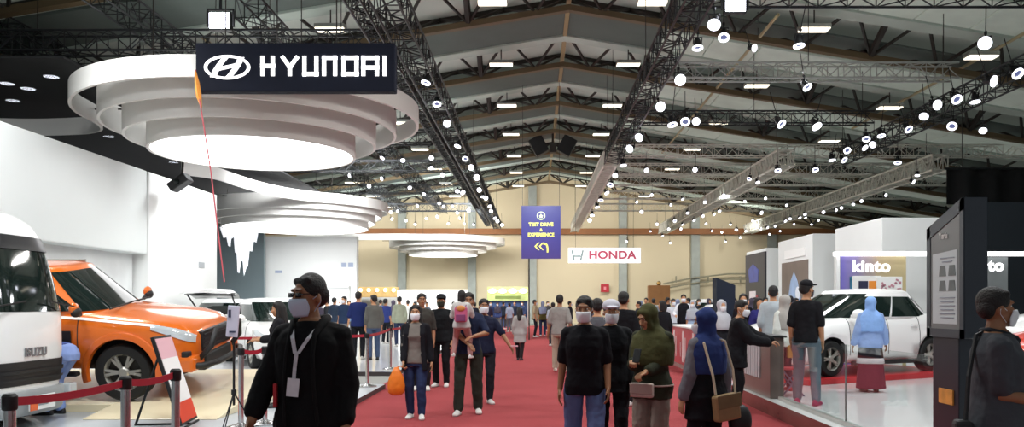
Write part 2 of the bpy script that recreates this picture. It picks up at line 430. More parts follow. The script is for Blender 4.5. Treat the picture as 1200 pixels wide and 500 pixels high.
for px, py, k, s in ((524,143,'bright',1),(558,209,'bright',1.2),(542,224,'bright',1.1),(536,222,'par',1),(570,232,'par',1),(574,240,'par',1),(577,247,'par',1),(563,222,'par',1),(580,254,'par',1),(583,259,'par',1),(552,196,'par',1),(537,168,'head',1),(546,184,'head',1),(512,118,'head',1),(499,92,'head',1),(566,228,'head',1),(588,263,'par',1)):
    spot(px, py, 5.15, k, 'spotlight under the long truss beside the black hanging sign', g5, s, rng.uniform(-.8,.8))
g6 = 'spotlights over the canopies'
for px, py, k in ((448,183,'par'),(472,186,'par'),(506,184,'par'),(480,219,'bright'),(497,226,'par'),(514,238,'par'),(519,242,'bright'),(413,206,'par'),(450,209,'par'),(432,218,'par'),(458,256,'par'),(501,256,'par'),(513,254,'bright'),(530,240,'par'),(536,248,'par'),(526,262,'par'),(545,262,'par'),(487,262,'par'),(458,248,'par'),(466,246,'par'),(520,205,'par'),(505,195,'par'),(540,255,'par'),(253,205,'bright'),(258,212,'par'),(550,246,'par'),(555,262,'par'),(475,258,'par'),(490,240,'par')):
    spot(px, py, 5.5, k, 'small spotlight in the dark rigging above the white canopies', g6, .85, rng.uniform(-.9,.9))
g7 = 'downlights in the black ceiling cloth'
dl = None
for px, py in ((15,118),(33,104),(110,145),(128,160),(203,190),(8,98),(60,90)):
    Y = F*5.0/(VY-py); p = Vector((X_at(px, Y), Y, EYE+5.0))
    if dl is None:
        dl = empty('downlight', p, label='round white downlight set in the dark ceiling over the stand wall', cat='downlight', group=g7)
        MB().lathe([(0,.06),(.2,.06),(.2,0),(.17,0),(.17,.03),(0,.03)], seg=18).build('housing', m_black, dl)
        MB().lathe([(0,.0),(.16,.0),(.16,.03),(0,.03)], seg=18).build('lens', m_lens, dl)
    else: dup(dl, p)
# long conduits running under the roof
for x, y0, y1, z, lab in ((6.9, 23, 44, 9.75, 'thin pale conduit running under the roof over the hatchback stand'), (13.3, 20, 34, 8.9, 'thin pale conduit under the roof beyond the crowded spotlight truss'), (-9.8, 16, 30, 9.4, 'thin pale conduit under the roof above the first canopy')):
    cd_ = empty('hanging_conduit', (x, y0, z), label=lab, cat='conduit')
    MB().cyl((0,0,0), (0,y1-y0,0), .05, seg=8).build('pipe', M('conduit_tan', 'b5a983', .5), cd_)
    for t_ in (.1, .5, .9): MB().cyl((0,(y1-y0)*t_,0), (0,(y1-y0)*t_,roofz(x)-z), .012, seg=4).build('hanger', m_web, cd_)
dr = empty('hanging_drape', (15.9, 26, 4.75), label='black drape hung high beyond the white cubes, above the dark partition', cat='drape')
MB().grid(lambda u, v: Vector((-2.7+5.4*u, .12*math.sin(u*40), 1.12*v)), 60, 4).build('cloth', M('black_cloth', '0e0f10', .95, noise_s=2), dr, smooth=True, solid=.01)
MB().cyl((-2.75,0,1.14),(2.75,0,1.14),.04,seg=8).build('bar', m_alud, dr)
for s_ in (-2.2, 2.2): MB().cyl((s_,0,1.14),(s_,0,roofz(15.6+s_)-4.75),.012,seg=4).build('wire', m_web, dr)
# one strong floodlight above the sign and one at the top by the carpet truss
for px, py, lab in ((257, 24, 'blazing white floodlight above the black hanging sign'), (862, 4, 'blazing white floodlight at the top edge above the dark cross truss')):
    Y = 15.0; p = atp(px, py, Y)
    f = empty('hanging_floodlight', p, label=lab, cat='floodlight')
    MB().box((0,.08,0),(.42,.14,.34)).build('housing', m_black, f, bevel=.02)
    MB().box((0,0,0),(.36,.03,.28)).build('lens', m_lensb, f)
    MB().box((-.24,.06,.05),(.03,.05,.3)).box((.24,.06,.05),(.03,.05,.3)).box((0,.06,.22),(.5,.05,.03)).cyl((0,.06,.22),(0,.06,.7),.025).build('yoke', m_black, f)

# ================================================================ LAMPS THAT LIGHT THE HALL
def lamp(kind, loc, energy, color=(1,1,1), size=.5, target=None, name='lamp_light', angle=100, blend=.6):
    l = bpy.data.lights.new(name, kind); l.energy = energy; l.color = color
    if kind == 'SPOT': l.spot_size = math.radians(angle); l.spot_blend = blend; l.shadow_soft_size = size
    elif kind == 'AREA': l.shape = 'DISK'; l.size = size
    else: l.shadow_soft_size = size
    o = bpy.data.objects.new(name, l); COL.objects.link(o); o.location = loc
    if target is not None: o.rotation_euler = (Vector(target)-Vector(loc)).to_track_quat('-Z', 'Y').to_euler()
    return o
# ================================================================ STANDS, SIGNS, CANOPIES
m_navy = M('sign_navy', '0f1423', .75, noise_s=3, spec=.2)
m_lit = M('letter_white', 'ffffff', .4, emit=1.4)
m_can = M('canopy_white', 'd9d7d2', .6, noise_s=1.2, noise_a=.04)
m_disc = M('canopy_disc', 'ffffff', .5, emit=3.2)
m_glassdark = M('dark_glass', '0c1413', .06, noise_s=.5)
m_chrome = M('chrome', 'cfcfcf', .18, .95, noise_s=9, noise_a=.05)
m_rubber = M('rubber', '151515', .8, noise_s=30, noise_a=.2)
m_rail = M('step_face', '6e4640', .25, noise_s=1.5)

# platforms (part of the place)
def platform(n, a, b, top, face):
    mb = MB(); mb.box2(a, b); mb.m = [1]*6
    o = mb.build(n, [face, top]); 
    # side faces get the face material
    for p in o.data.polygons: p.material_index = 1 if p.normal.z > .5 else 0
    return struct(o)
platform('floor_stage_1', (-19, 2.5, -.012), (-2.75, 14.9, .08), m_grey, M('edge_dark', '3a3436', .5))
platform('floor_stage_2', (-20, 17.6, -.012), (-3.0, 46, .08), m_gwhite, M('edge_dark', '3a3436'))
platform('floor_stage_3', (3.27, 2.0, -.012), (22, 16.6, .2), m_gwhite, m_rail)
platform('floor_stage_4', (4.35, 17.3, -.012), (24, 46, .1), m_gwhite, m_rail)

# black sign with emblem and lettering, hung from the truss
def strokes(mb, polys, x0, z0, h, w, y=0., th=.16, d=.03):
    """each stroke a polyline in unit letter space"""
    for pl in polys:
        for (a, b), (c, e) in zip(pl[:-1], pl[1:]):
            p = Vector((x0+a*w, y, z0+b*h)); q = Vector((x0+c*w, y, z0+e*h)); v = (q-p); L = v.length; v.normalize()
            n = Vector((-v.z, 0, v.x))*(th*h/2); p = p-v*(th*h/2); q = q+v*(th*h/2)
            mb.prism([p-n, q-n, q+n, p+n], (0, d, 0))
YS = 14.4
sx0, sx1 = X_at(229, YS), X_at(463, YS); sz0, sz1 = Z_at(107, YS), Z_at(50, YS)
sg = empty('hanging_sign', ((sx0+sx1)/2, YS, sz0), label='black hanging sign with white oval emblem and lettering in front of the white canopy', cat='sign')
W, H = sx1-sx0, sz1-sz0
MB().box2((-W/2, 0, 0), (W/2, .22, H)).build('box', m_navy, sg, bevel=.02)
lt = MB(); u = W/234.; yb = -.012
HH = {'H': [[(0,0),(0,1)],[(1,0),(1,1)],[(0,.5),(1,.5)]], 'Y': [[(0,1),(.5,.42),(1,1)],[(.5,.42),(.5,0)]], 'U': [[(0,1),(0,0),(1,0),(1,1)]],
      'N': [[(0,0),(0,1),(1,1),(1,0)]], 'D': [[(0,0),(0,1),(1,1),(1,0),(0,0)]], 'A': [[(0,0),(0,1),(1,1),(1,0)],[(0,.4),(1,.4)]], 'I': [[(0,0),(0,1)]]}
xs = {'H': (306,318), 'Y': (330,346), 'U': (355,369), 'N': (378,391), 'D': (401,416), 'A': (424,440), 'I': (449,449)}
for ch in 'HYUNDAI':
    a, b = xs[ch]
    strokes(lt, HH[ch], -W/2+(a-229+2)*u, (107-87)*u, 19*u, max(.01, (b-a)*u), y=-.005, th=.235, d=-.02)
lt.build('lettering', m_lit, sg)
em = MB(); cx, cz = -W/2+(266.5-229)*u, (107-79)*u
A, B = 27*u, 14.2*u
out = [(cx+A*math.cos(t), cz+B*math.sin(t)) for t in [2*PI*i/48 for i in range(48)]]
inn = [(cx+A*.87*math.cos(t), cz+B*.80*math.sin(t)) for t in [2*PI*i/48 for i in range(48)]]
for i in range(48):
    k = (i+1) % 48
    em.prism([(out[i][0],-.005,out[i][1]), (out[k][0],-.005,out[k][1]), (inn[k][0],-.005,inn[k][1]), (inn[i][0],-.005,inn[i][1])], (0,-.02,0))
# slanted H of the emblem: two curved bars and a cross stroke
for s in (-1, 1):
    bar = []
    for t in range(9):
        f = t/8-.5; bend = s*.10*A*(1-4*f*f)
        bar.append((cx+s*.34*A+f*.55*A+bend*.6, cz+f*1.62*B))
    for (x1_, z1_), (x2_, z2_) in zip(bar[:-1], bar[1:]):
        w = .125*A
        em.prism([(x1_-w,-.005,z1_), (x1_+w,-.005,z1_), (x2_+w,-.005,z2_), (x2_-w,-.005,z2_)], (0,-.02,0))
em.prism([(cx-.42*A,-.005,cz-.30*B), (cx+.34*A,-.005,cz+.02*B), (cx+.42*A,-.005,cz+.32*B), (cx-.34*A,-.005,cz+.0*B)], (0,-.021,0))
em.build('emblem', m_lit, sg)
wz = roofz(-4)-sz0-.3
for q_ in (-.36, -.1, .2): MB().cyl((q_*W,.11,H), (q_*W,.11,wz-.2), .012, seg=5).build('wire', m_web, sg)

# orange-tipped red streamer hanging past the sign
pts = [atp(229, 82, 14.2), atp(234, 118, 14.0), atp(240, 155, 13.8), atp(247, 200, 13.6), atp(253, 250, 13.4), atp(259, 300, 13.2), atp(263, 330, 13.1)]
st = empty('streamer', pts[0], label='orange-tipped red cord hanging past the corner of the black sign', cat='streamer')
MB().tube([p-pts[0] for p in pts], .012, 6).build('cord', M('red_cord', 'c4575f', .7), st)
q = [atp(229,84,14.15), atp(231,98,14.1), atp(233,112,14.05), atp(236,126,14.0)]
MB().tube([p-pts[0] for p in q], [.015, .045, .05, .01], 8).build('tip', M('orange_cloth', 'f09a3c', .7, noise_s=9), st)

def catmull(pts, n=8):
    out = []; P = [Vector((p[0], p[1], 0)) for p in pts]
    for i in range(len(P)-1):
        p0 = P[max(i-1, 0)]; p1 = P[i]; p2 = P[i+1]; p3 = P[min(i+2, len(P)-1)]
        for j in range(n):
            t = j/n
            out.append(.5*((2*p1)+(p2-p0)*t+(2*p0-5*p1+4*p2-p3)*t*t+(3*p1-p0-3*p2+p3)*t**3))
    out.append(P[-1]); return out
def band(mb, pts, z0, z1, th=.06, closed=False):
    n = len(pts); rs = []
    for i, p in enumerate(pts):
        a = pts[(i-1) % n] if (closed or i > 0) else p; b = pts[(i+1) % n] if (closed or i < n-1) else p
        d = (b-a).normalized(); nn = Vector((-d.y, d.x, 0))*(th/2)
        rs.append([Vector((p.x+nn.x, p.y+nn.y, z0)), Vector((p.x-nn.x, p.y-nn.y, z0)), Vector((p.x-nn.x, p.y-nn.y, z1)), Vector((p.x+nn.x, p.y+nn.y, z1))])
    if closed: rs.append(rs[0])
    mb.rings(rs, not closed, not closed)
def canopy(c, radii, outer, label, hs=(4.24, 4.0, 3.73, 3.47)):
    r = empty('hanging_canopy', (c[0], c[1], EYE+hs[3]), label=label, cat='canopy')
    off = Vector((c[0], c[1], 0))
    z = lambda h: h-hs[3]
    mb = MB(); band(mb, [p-off for p in catmull(outer)], z(hs[0]), z(hs[0])+.42); mb.build('ribbon', m_can, r, auto=True)
    for i, R in enumerate(radii[1:3]):
        mb = MB(); band(mb, [Vector((R*math.cos(2*PI*k/72), R*math.sin(2*PI*k/72), 0)) for k in range(72)], z(hs[i+1]), z(hs[i+1])+.62, closed=True)
        mb.build('ring', m_can, r, auto=True)
    R = radii[3]
    mb = MB(); band(mb, [Vector((R*math.cos(2*PI*k/72), R*math.sin(2*PI*k/72), 0)) for k in range(72)], 0, .6, closed=True); mb.build('ring', m_can, r, auto=True)
    MB().lathe([(0, .01), (R-.05, .01), (R-.05, .05), (0, .05)], seg=72).build('light_panel', m_disc, r)
    w = MB(); top = roofz(c[0])-EYE-hs[3]-.5
    for a in range(4):
        t = a*PI/2+.76
        w.cyl((R*math.cos(t), R*math.sin(t), .4), (R*math.cos(t), R*math.sin(t), top), .012, seg=4)
    # cross arms carry the rings
    for a in range(3):
        t = a*PI/3; ra = radii[0]-.02
        w.cyl((-ra*math.cos(t), -ra*math.sin(t), z(hs[0])+.3), (ra*math.cos(t), ra*math.sin(t), z(hs[0])+.3), .02, seg=5)
    w.build('suspension', m_web, r)
    return r
def circ(c, R, a0, a1, n=16): return [(c[0]+R*math.cos(math.radians(a0+(a1-a0)*i/n)), c[1]+R*math.sin(math.radians(a0+(a1-a0)*i/n))) for i in range(n+1)]
c1 = (-6.53, 18.9)
canopy(c1, (3.75, 3.22, 2.74, 2.26), circ(c1, 3.75, 110, -178, 30)+[(-10.42,19.45), (-10.75,19.95), (-11.5,20.3), (-13.2,20.4), (-15.5,19.8), (-17,18.5)],
       'large round tiered white canopy with glowing base behind the black sign')
c2 = (-11.0, 37.4)
canopy(c2, (4.12, 3.85, 3.55, 3.23), circ(c2, 4.12, 90, -60, 12)+[(-9.9,32.6), (-10.5,30.9), (-10.75,29), (-10.9,27.6), (-11.6,26.6)],
       'second tiered white canopy, between the large one and the far one')
c3 = (-6.6, 58.3)
canopy(c3, (4.4, 3.8, 3.1, 2.46), circ(c3, 4.4, 60, -100, 14)+[(-9.5,53.7), (-12,53.9), (-14,54.6), (-16,54.4)], 'small far tiered white canopy in front of the beige back wall')

# white stand walls on the truck side
m_wall = M('stand_wall_white', 'd9dedc', .55, noise_s=1.1, noise_a=.03)
sw = empty('stand_wall', (-11.5, 14.5, 0), label='long white stand wall with overhanging upper box behind the orange pickup', cat='wall panel')
MB().box2((-1.5, -6.5, 2.83), (1.5, 6.4, 4.98)).build('upper_box', m_wall, sw, bevel=.03)
MB().box2((-1.5, -6.5, 0), (1.12, 6.4, 2.83)).build('lower_wall', M('white_wall_low', 'dfe2e1', .5, noise_s=1), sw)
s2 = empty('stand_wall', (-11.5, 23.2, .08), label='bright white end wall between the pickup wall and the dark skyline screen', cat='wall panel')
MB().box2((-1.5, -2.2, 0), (1.5, 2.3, 4.9)).build('panel', m_white, s2, bevel=.03)
MB().box2((1.5, .9, 2.55), (1.512, 1.3, 2.72)).build('plaque', M('plaque_grey', 'a9aeb2', .5), s2)
# projector hanging by the end wall
pj = empty('hanging_projector', atp(211, 214, 21.5), label='dark projector hanging at the top edge of the white end wall', cat='projector')
MB().box((0,0,0), (.55,.4,.24), Matrix.Rotation(-.6, 3, 'Y')).build('housing', m_black, pj, bevel=.03)
MB().lathe([(.0,-.24),(.07,-.24),(.08,-.18),(0,-.18)], axis='Y', seg=12).build('lens', m_glassdark, pj)
MB().cyl((.05,0,.08),(.15,0,1.8),.03).build('bracket', m_web, pj)
s3 = empty('stand_wall', (X_at(362, 42), 42.2, .08), label='white stand wall with faint blue marks beyond the dark skyline screen', cat='wall panel')
a, b = X_at(309, 42)-X_at(362, 42), X_at(417, 42)-X_at(362, 42)
MB().box2((a, 0, 0), (b, .5, 5.0)).build('panel', m_white, s3, bevel=.02)
mk = MB()
for px, py, w, h in ((325,318,8,3),(402,310,6,5),(410,310,6,5),(404,337,10,6)):
    mk.box((X_at(px,42)-X_at(362,42), -.01, Z_at(py,42)-.08), (w*.044, .02, h*.044))
mk.build('blue_mark', M('pale_blue', 'a9b4cc', .5), s3)
MB().box2((.1,-.4,0),(b-.3,-.02,2.35)).box2((.1,-.5,2.3),(b-.3,-.02,2.42)).build('counter_ledge', m_white, s3, bevel=.02)
s4 = empty('screen_wall', (X_at(283, 41.5), 41.5, .08), label='dark grey screen with a white jagged skyline picture under the second canopy', cat='screen')
wd = X_at(309,41.5)-X_at(257,41.5)
MB().box2((-wd/2-.4, 0, 0), (wd/2, .3, 5.5)).build('panel', M('screen_teal', '6f7c80', .35, noise_s=.5, noise_a=.15), s4)
sk = MB(); zt = 5.4
prof = [(0,.0),(.09,.55),(.16,.5),(.2,.95),(.25,1.0),(.27,.6),(.33,.5),(.36,1.3),(.4,1.35),(.42,2.3),(.46,2.35),(.5,1.75),(.54,1.7),(.57,2.5),(.62,2.1),(.66,2.0),(.7,1.2),(.76,1.25),(.8,.7),(.86,.8),(.9,.3),(1,.0)]
for (x1_, h1), (x2_, h2) in zip(prof[:-1], prof[1:]):
    X1, X2 = -wd*.49+x1_*wd*.96, -wd*.49+x2_*wd*.96
    sk.prism([(X1,-.01,zt-h1), (X2,-.01,zt-h2), (X2,-.01,zt), (X1,-.01,zt+.001)], (0,.02,0))
sk.build('picture', M('screen_white', 'f4f6fa', .4, emit=.9), s4)

# blue-violet hanging banner
YB_ = 34.; bx = X_at(634, YB_)
bw, bh = X_at(657,YB_)-X_at(611,YB_), Z_at(241,YB_)-Z_at(303,YB_)
bn = empty('hanging_banner', (bx, YB_, Z_at(303, YB_)), label='blue-violet hanging banner with yellow lettering and arrows above the carpet', cat='banner')
MB().box2((-bw/2, 0, 0), (bw/2, .05, bh)).build('sheet', gradient_mat('banner_violet', [(0., '3a2d74'), (.45, '2c2a76'), (1., '222862')], rough=.5), bn)
yl = M('banner_yellow', 'd9dd72', .5)
def txt(s, size, x, z, mat, par, y=-.012, bold=.004, sp=1., name='lettering', xs=1.):
    t = text_mesh(s, size, .012, bold, sp); t.xf(Matrix.Translation((x, y, z)) @ Matrix.Diagonal((xs,1,1,1))); return t.build(name, mat, par)
txt('TEST DRIVE', .2, 0, 1.43, yl, bn, bold=.008); txt('&', .17, 0, 1.2, yl, bn, bold=.006); txt('EXPERIENCE', .2, 0, 1.0, yl, bn, bold=.008)
e2 = MB()
for k in range(20):
    t0, t1 = 2*PI*k/20, 2*PI*(k+1)/20
    f = lambda t, R: (R*math.cos(t), -.01, 1.8+R*math.sin(t))
    e2.prism([f(t0,.18), f(t1,.18), f(t1,.14), f(t0,.14)], (0,.02,0))
e2.box((0,-.002,1.8),(.16,.018,.05)); e2.prism([(-.07,-.01,1.71),(.07,-.01,1.71),(0,-.01,1.9)], (0,.02,0)); e2.build('emblem', M('banner_green', 'a8b894', .5), bn)
ar = MB()
for dx in (-.28, -.1):
    ar.prism([(dx,-.012,.52),(dx+.16,-.012,.36),(dx+.22,-.012,.36),(dx+.08,-.012,.52),(dx+.22,-.012,.68),(dx+.16,-.012,.68)], (0,.02,0))
ar.prism([(.1,-.012,.58),(.1,-.012,.66),(.22,-.012,.66),(.28,-.012,.58)], (0,.02,0)); ar.prism([(.19,-.012,.6),(.28,-.012,.6),(.31,-.012,.45),(.31,-.012,.26),(.24,-.012,.26),(.24,-.012,.45)], (0,.02,0))
ar.build('arrow', yl, bn)
for q_ in (-1, 1): MB().cyl((q_*(bw/2-.05),.02,bh),(q_*(bw/2-.05),.02,roofz(0)-.2-Z_at(303,YB_)),.012,seg=4).build('wire', m_web, bn)
MB().cyl((-.5,.02,-3.4),(-.5,.02,0),.03,seg=6).build('rope', m_web, bn)

# white lightbox sign with red lettering
YH = 50.; hs0 = atp(708.5, 308, YH); hw = X_at(751,YH)-X_at(666,YH); hh = Z_at(290,YH)-Z_at(308,YH)
hn = empty('lightbox_sign', hs0, label='white lightbox sign with red lettering hung before the beige back wall', cat='sign')
MB().box2((-hw/2, 0, 0), (hw/2, .25, hh)).build('box', M('lightbox_white', 'ffffff', .5, emit=.75), hn, bevel=.02)
rd = M('letter_red', 'd8607c', .5, emit=.15)
txt('HONDA', .66, .47, hh/2, rd, hn, bold=.025, sp=1.06, xs=1.14)
gm = MB(); gx = -1.68; gg = .36
for (a_, b_, c_, d_) in ((-.95,.9,-.55,-.9),(.95,.9,.55,-.9)):
    gm.prism([(gx+a_*gg-.05,-.012,hh/2+b_*gg),(gx+a_*gg+.06,-.012,hh/2+b_*gg),(gx+c_*gg+.06,-.012,hh/2+d_*gg),(gx+c_*gg-.05,-.012,hh/2+d_*gg)], (0,.02,0))
gm.box((gx,-.004,hh/2-.05),(.4,.02,.1)); gm.build('emblem', M('emblem_teal', 'a9c2c4', .5), hn)
MB().cyl((-hw*.4,.12,hh),(-hw*.4,.12,roofz(2.5)-hs0.z-.2),.012,seg=4).cyl((hw*.4,.12,hh),(hw*.4,.12,roofz(5.5)-hs0.z-.2),.012,seg=4).build('wire', m_web, hn)

# three white booth cubes with posters on their aisle faces
def cube(Y0, Y1, x1, top, label, poster, mat2=None):
    r = empty('booth_cube', (8.55, Y0, .1), label=label, cat='booth')
    MB().box2((0, 0, 0), (x1-8.55, Y1-Y0, top-.1)).build('box', m_white, r, bevel=.02)
    return r
k1 = cube(20, 23.1, 10.8, 3.68, 'white booth cube behind the glowing beam, purple picture on its aisle face', None)
MB().prism([(-.02, .25, .3), (-.02, 2.75, .3), (-.02, 2.75, 2.55), (-.02, .25, 2.75)], (.04,0,0)).build('picture', gradient_mat('purple_pic', [(0,'5c66b8'),(.5,'6a58a8'),(1,'8a86d8')], emit=.25), k1)
k2 = cube(25, 28.5, 10.6, 3.72, 'white booth cube with a brown picture of a blue figure', None)
MB().box2((-.02, .35, .8), (.02, 3.05, 2.85)).build('picture', M('brown_pic', '77685e', .5, noise_s=1.5), k2)
pk = MB()  # generic pale shape: rounded body with two lamps
pk.prism([(-.03, .75, .95), (-.03, 2.55, .95), (-.03, 2.3, 1.6), (-.03, 2.05, 2.2), (-.03, 1.7, 2.5), (-.03, 1.35, 2.2), (-.03, 1.0, 1.6)], (.02,0,0)); pk.build('figure', M('pale_blue_fig', '9fb6d8', .5, noise_s=2.5, noise_a=.35), k2)
MB().lathe([(0,-.035),(.22,-.035),(.22,-.02),(0,-.02)], c=(0,1.3,1.8), axis='X', seg=16).lathe([(0,-.035),(.22,-.035),(.22,-.02),(0,-.02)], c=(0,2.0,1.35), axis='X', seg=16).build('spot', M('white_spot', 'eef2fb', .5), k2)
MB().box2((-.025,.35,.6),(.02,3.05,.8)).build('strip', M('navy_strip', '2b3b78', .5), k2)
MB().box2((-.03,.6,2.98),(.0,2.7,3.25)).build('raised_text', M('soft_white', 'fbfbf9', .4), k2)
k3 = cube(30, 32.8, 9.7, 3.63, 'white booth cube farthest along the aisle, black poster on its side', None)
MB().box2((-.05, .0, 1.2), (.02, 2.75, 3.4)).build('poster', M('poster_black', '24262e', .4, noise_s=2), k3)
MB().prism([(-.06,.9,2.3),(-.06,2.1,2.3),(-.06,2.3,2.8),(-.06,1.6,3.0),(-.06,.8,2.75)], (.02,0,0)).build('blue_blob', M('poster_blue', '3b4a9c', .4, noise_s=3, noise_a=.4), k3)
MB().box2((-.065,1.2,1.55),(-.04,2.1,1.95)).build('white_square', M('poster_white', 'eee4e6', .4), k3)
MB().box2((-.07,.9,1.5),(-.04,1.15,1.8)).build('red_square', M('poster_red', 'b23a4a', .4), k3)

# glowing beam with signs on the hatchback stand
lb = empty('light_beam', (X_at(979,18), 18, .1), label='thin glowing white beam spanning above the hatchback stand', cat='beam')
MB().box2((0, -.05, 2.52), (6.5, .15, 2.61)).build('beam', M('beam_glow', 'ffffff', .4, emit=2.5), lb)
MB().box2((5.9,.0,0),(6.0,.1,2.52)).box2((2.55,.3,0),(2.65,.4,2.52)).build('post', m_white, lb)
kx0, kx1 = X_at(986,18.1), X_at(1063,18.1)
kb = empty('sign_board', ((kx0+kx1)/2, 18.15, .1), label='purple-to-tan sign board with white lettering under the glowing beam', cat='sign')
kw = kx1-kx0
MB().box2((-kw/2, 0, 0), (kw/2, .12, Z_at(299,18.1)-.1)).build('board', gradient_mat('purple_board', [(0,'6b63b4'),(.3,'8a7f9a'),(.55,'a8977a'),(1,'b3a57c')], axis='X', emit=.12), kb)
MB().box2((-kw/2-.1, -.02, 0), (-kw/2-.02, .12, 2.55)).build('edge', m_white, kb)
txt('kinto', .36, X_at(1024,18)-(kx0+kx1)/2, Z_at(312,18)-.1, M('sign_white', 'ffffff', .4, emit=.9), kb, bold=.014, sp=1.08, xs=1.05)
MB().box2((-kw/2+.2,-.05,1.98),(kw/2-.55,-.01,2.06)).box2((-kw/2+.2,-.05,.4),(-kw/2+.32,-.01,2.0)).build('teal_frame', M('teal_trim', '2f7590', .5), kb)
pb = empty('display_panel', (X_at(1018,17.6), 17.6, .1), label='white panel with dark and orange squares below the white sign lettering', cat='panel')
MB().box2((-.34,0,0),(.28,.06,2.06)).build('board', m_white, pb, bevel=.01)
MB().box2((-.22,-.015,1.68),(-.02,.005,1.95)).build('dark_square', M('dk_blue', '2c2f4a', .4), pb)
MB().box2((0,-.015,1.68),(.2,.005,1.95)).build('orange_square', M('or_sq', 'e8923a', .4), pb)
t = text_mesh('G', .5, .012, .02); t.xf(Matrix.Translation((-.05,-.012,1.45))); t.build('letter', M('dk_letter', '3a3a44', .5), pb)
pc = empty('display_panel', (X_at(1043,17.5), 17.5, .1), label='white panel with scattered pink and green scribbles behind the hatchback', cat='panel')
MB().box2((-.28,0,0),(.27,.06,2.04)).build('board', m_white, pc, bevel=.01)
sc_ = MB(); r_ = random.Random(5)
for i in range(26): sc_.box((r_.uniform(-.23,.22),-.006,r_.uniform(1.45,1.98)), (r_.uniform(.03,.1),.012,r_.uniform(.02,.05)), Matrix.Rotation(r_.uniform(-1,1),3,'Y'))
sc_.build('scribble', M('scrib', 'c08a96', .5), pc)
s5 = empty('sign_board', (X_at(1150,18.1), 18.15, .1), label='grey sign board with white lettering half hidden by the dark totem', cat='sign')
MB().box2((-.75,0,0),(.62,.12,2.5)).build('board', M('board_grey', '7d8283', .5, noise_s=2), s5)
txt('kinto', .36, .1, Z_at(311,18)-.1, MATS['sign_white'], s5, bold=.014, sp=1.08, xs=1.05)
# dark partition with metal frame behind the beam
dp = empty('partition', (13.4, 21.5, .1), label='tall dark partition with a thin metal frame above the glowing beam', cat='partition')
MB().box2((-1.55,0,0),(4.5,.3,4.15)).build('panel', M('dark_partition', '1d242b', .5, noise_s=.8), dp)
MB().box2((-.1,-.08,0),(0,.0,4.1)).box2((-.1,-.08,4.0),(3,.0,4.1)).build('frame', m_alud, dp)

# totems with a slanted top
m_tot = M('totem_grey', '3d454b', .35, noise_s=2, noise_a=.1)
m_totd = M('totem_side', '1f2731', .35, noise_s=2, noise_a=.1)
def totem(loc, rz, label, width=.53):
    r = empty('totem', loc, rz, label, 'information totem')
    # local: screen face looks to -x, runs along y (near end at y=0), thickness to +x
    w = width; zb, z0, z1 = 1.08, 1.98, 2.18
    MB().prism([(0,0,zb), (0,w,zb), (0,w,z0), (0,0,z1)], (.185,0,0)).build('cabinet', m_totd, r, bevel=.008)
    f = MB()
    for a, b in (((0,0,zb),(0,w,zb)),):
        f.prism([(-.012,0,zb),(-.012,w,zb),(-.012,w,zb+.07),(-.012,0,zb+.07)], (.01,0,0))
    f.prism([(-.012,0,z1-.1),(-.012,w,z0-.1),(-.012,w,z0),(-.012,0,z1)], (.01,0,0))
    f.prism([(-.012,0,zb),(-.012,.05,zb),(-.012,.05,z1-.02),(-.012,0,z1)], (.01,0,0)); f.prism([(-.012,w-.06,zb),(-.012,w,zb),(-.012,w,z0),(-.012,w-.06,z0+.02)], (.01,0,0))
    f.build('bezel', m_tot, r)
    MB().prism([(-.006,.05,zb+.07),(-.006,w-.06,zb+.07),(-.006,w-.06,z0-.08),(-.006,.05,z1-.12)], (.005,0,0)).build('screen', M('totem_screen', '777b7a', .3, noise_s=3, noise_a=.08), r)
    MB().prism([(-.009,.09,zb+.11),(-.009,w-.1,zb+.11),(-.009,w-.1,z0-.22),(-.009,.09,z0-.2)], (.004,0,0)).build('page', M('totem_page', 'b4bcbe', .4, emit=.12), r)
    d = MB(); cy = .24
    for yy in (cy-.075, cy+.075):
        for zz in (1.62, 1.5): d.prism([(-.013,yy-.055,zz-.045),(-.013,yy+.055,zz-.045),(-.013,yy+.04,zz+.04),(-.013,yy-.04,zz+.04)], (.004,0,0))
    d.build('picture', M('totem_pic', '66706f', .4), r)
    ln = MB()
    for i in range(6): ln.box((-.012, cy, 1.4-i*.032), (.004, .2 if i % 2 else .24, .008))
    MB().box((-.012, cy, 1.72),(.004,.22,.008)).box((-.012,cy,1.69),(.004,.16,.008)).build('heading_text', M('totem_line', '8b95a2', .5), r)
    ln.build('body_text', M('totem_line', '8b95a2', .5), r)
    t = text_mesh('Yaris', .07, .004, .002); t.xf(Matrix.Translation((-.012, cy+.06, 1.9)) @ Matrix.Rotation(-PI/2,4,'Z')); t.build('heading', M('totem_head', 'd8dad8', .5), r)
    MB().box2((.03,.14,.04),(.15,w-.02,zb)).build('leg', m_totd, r, bevel=.008)
    MB().box2((-.05,.08,0),(.24,w+.04,.04)).build('base', m_totd, r, bevel=.005)
    MB().box((.022,.32,.6),(.014,.22,.12)).build('sticker', M('sticker_orange', 'e2a04a', .5, noise_s=12, noise_a=.4), r)
    return r
totem((3.32, 6.27, .2), 0, 'dark slanted-top information totem on the step beside the charcoal-polo person', .58)
totem((4.95, 22.6, .1), math.radians(-70), 'small slanted-top totem with pale screen behind the red counter', .62)

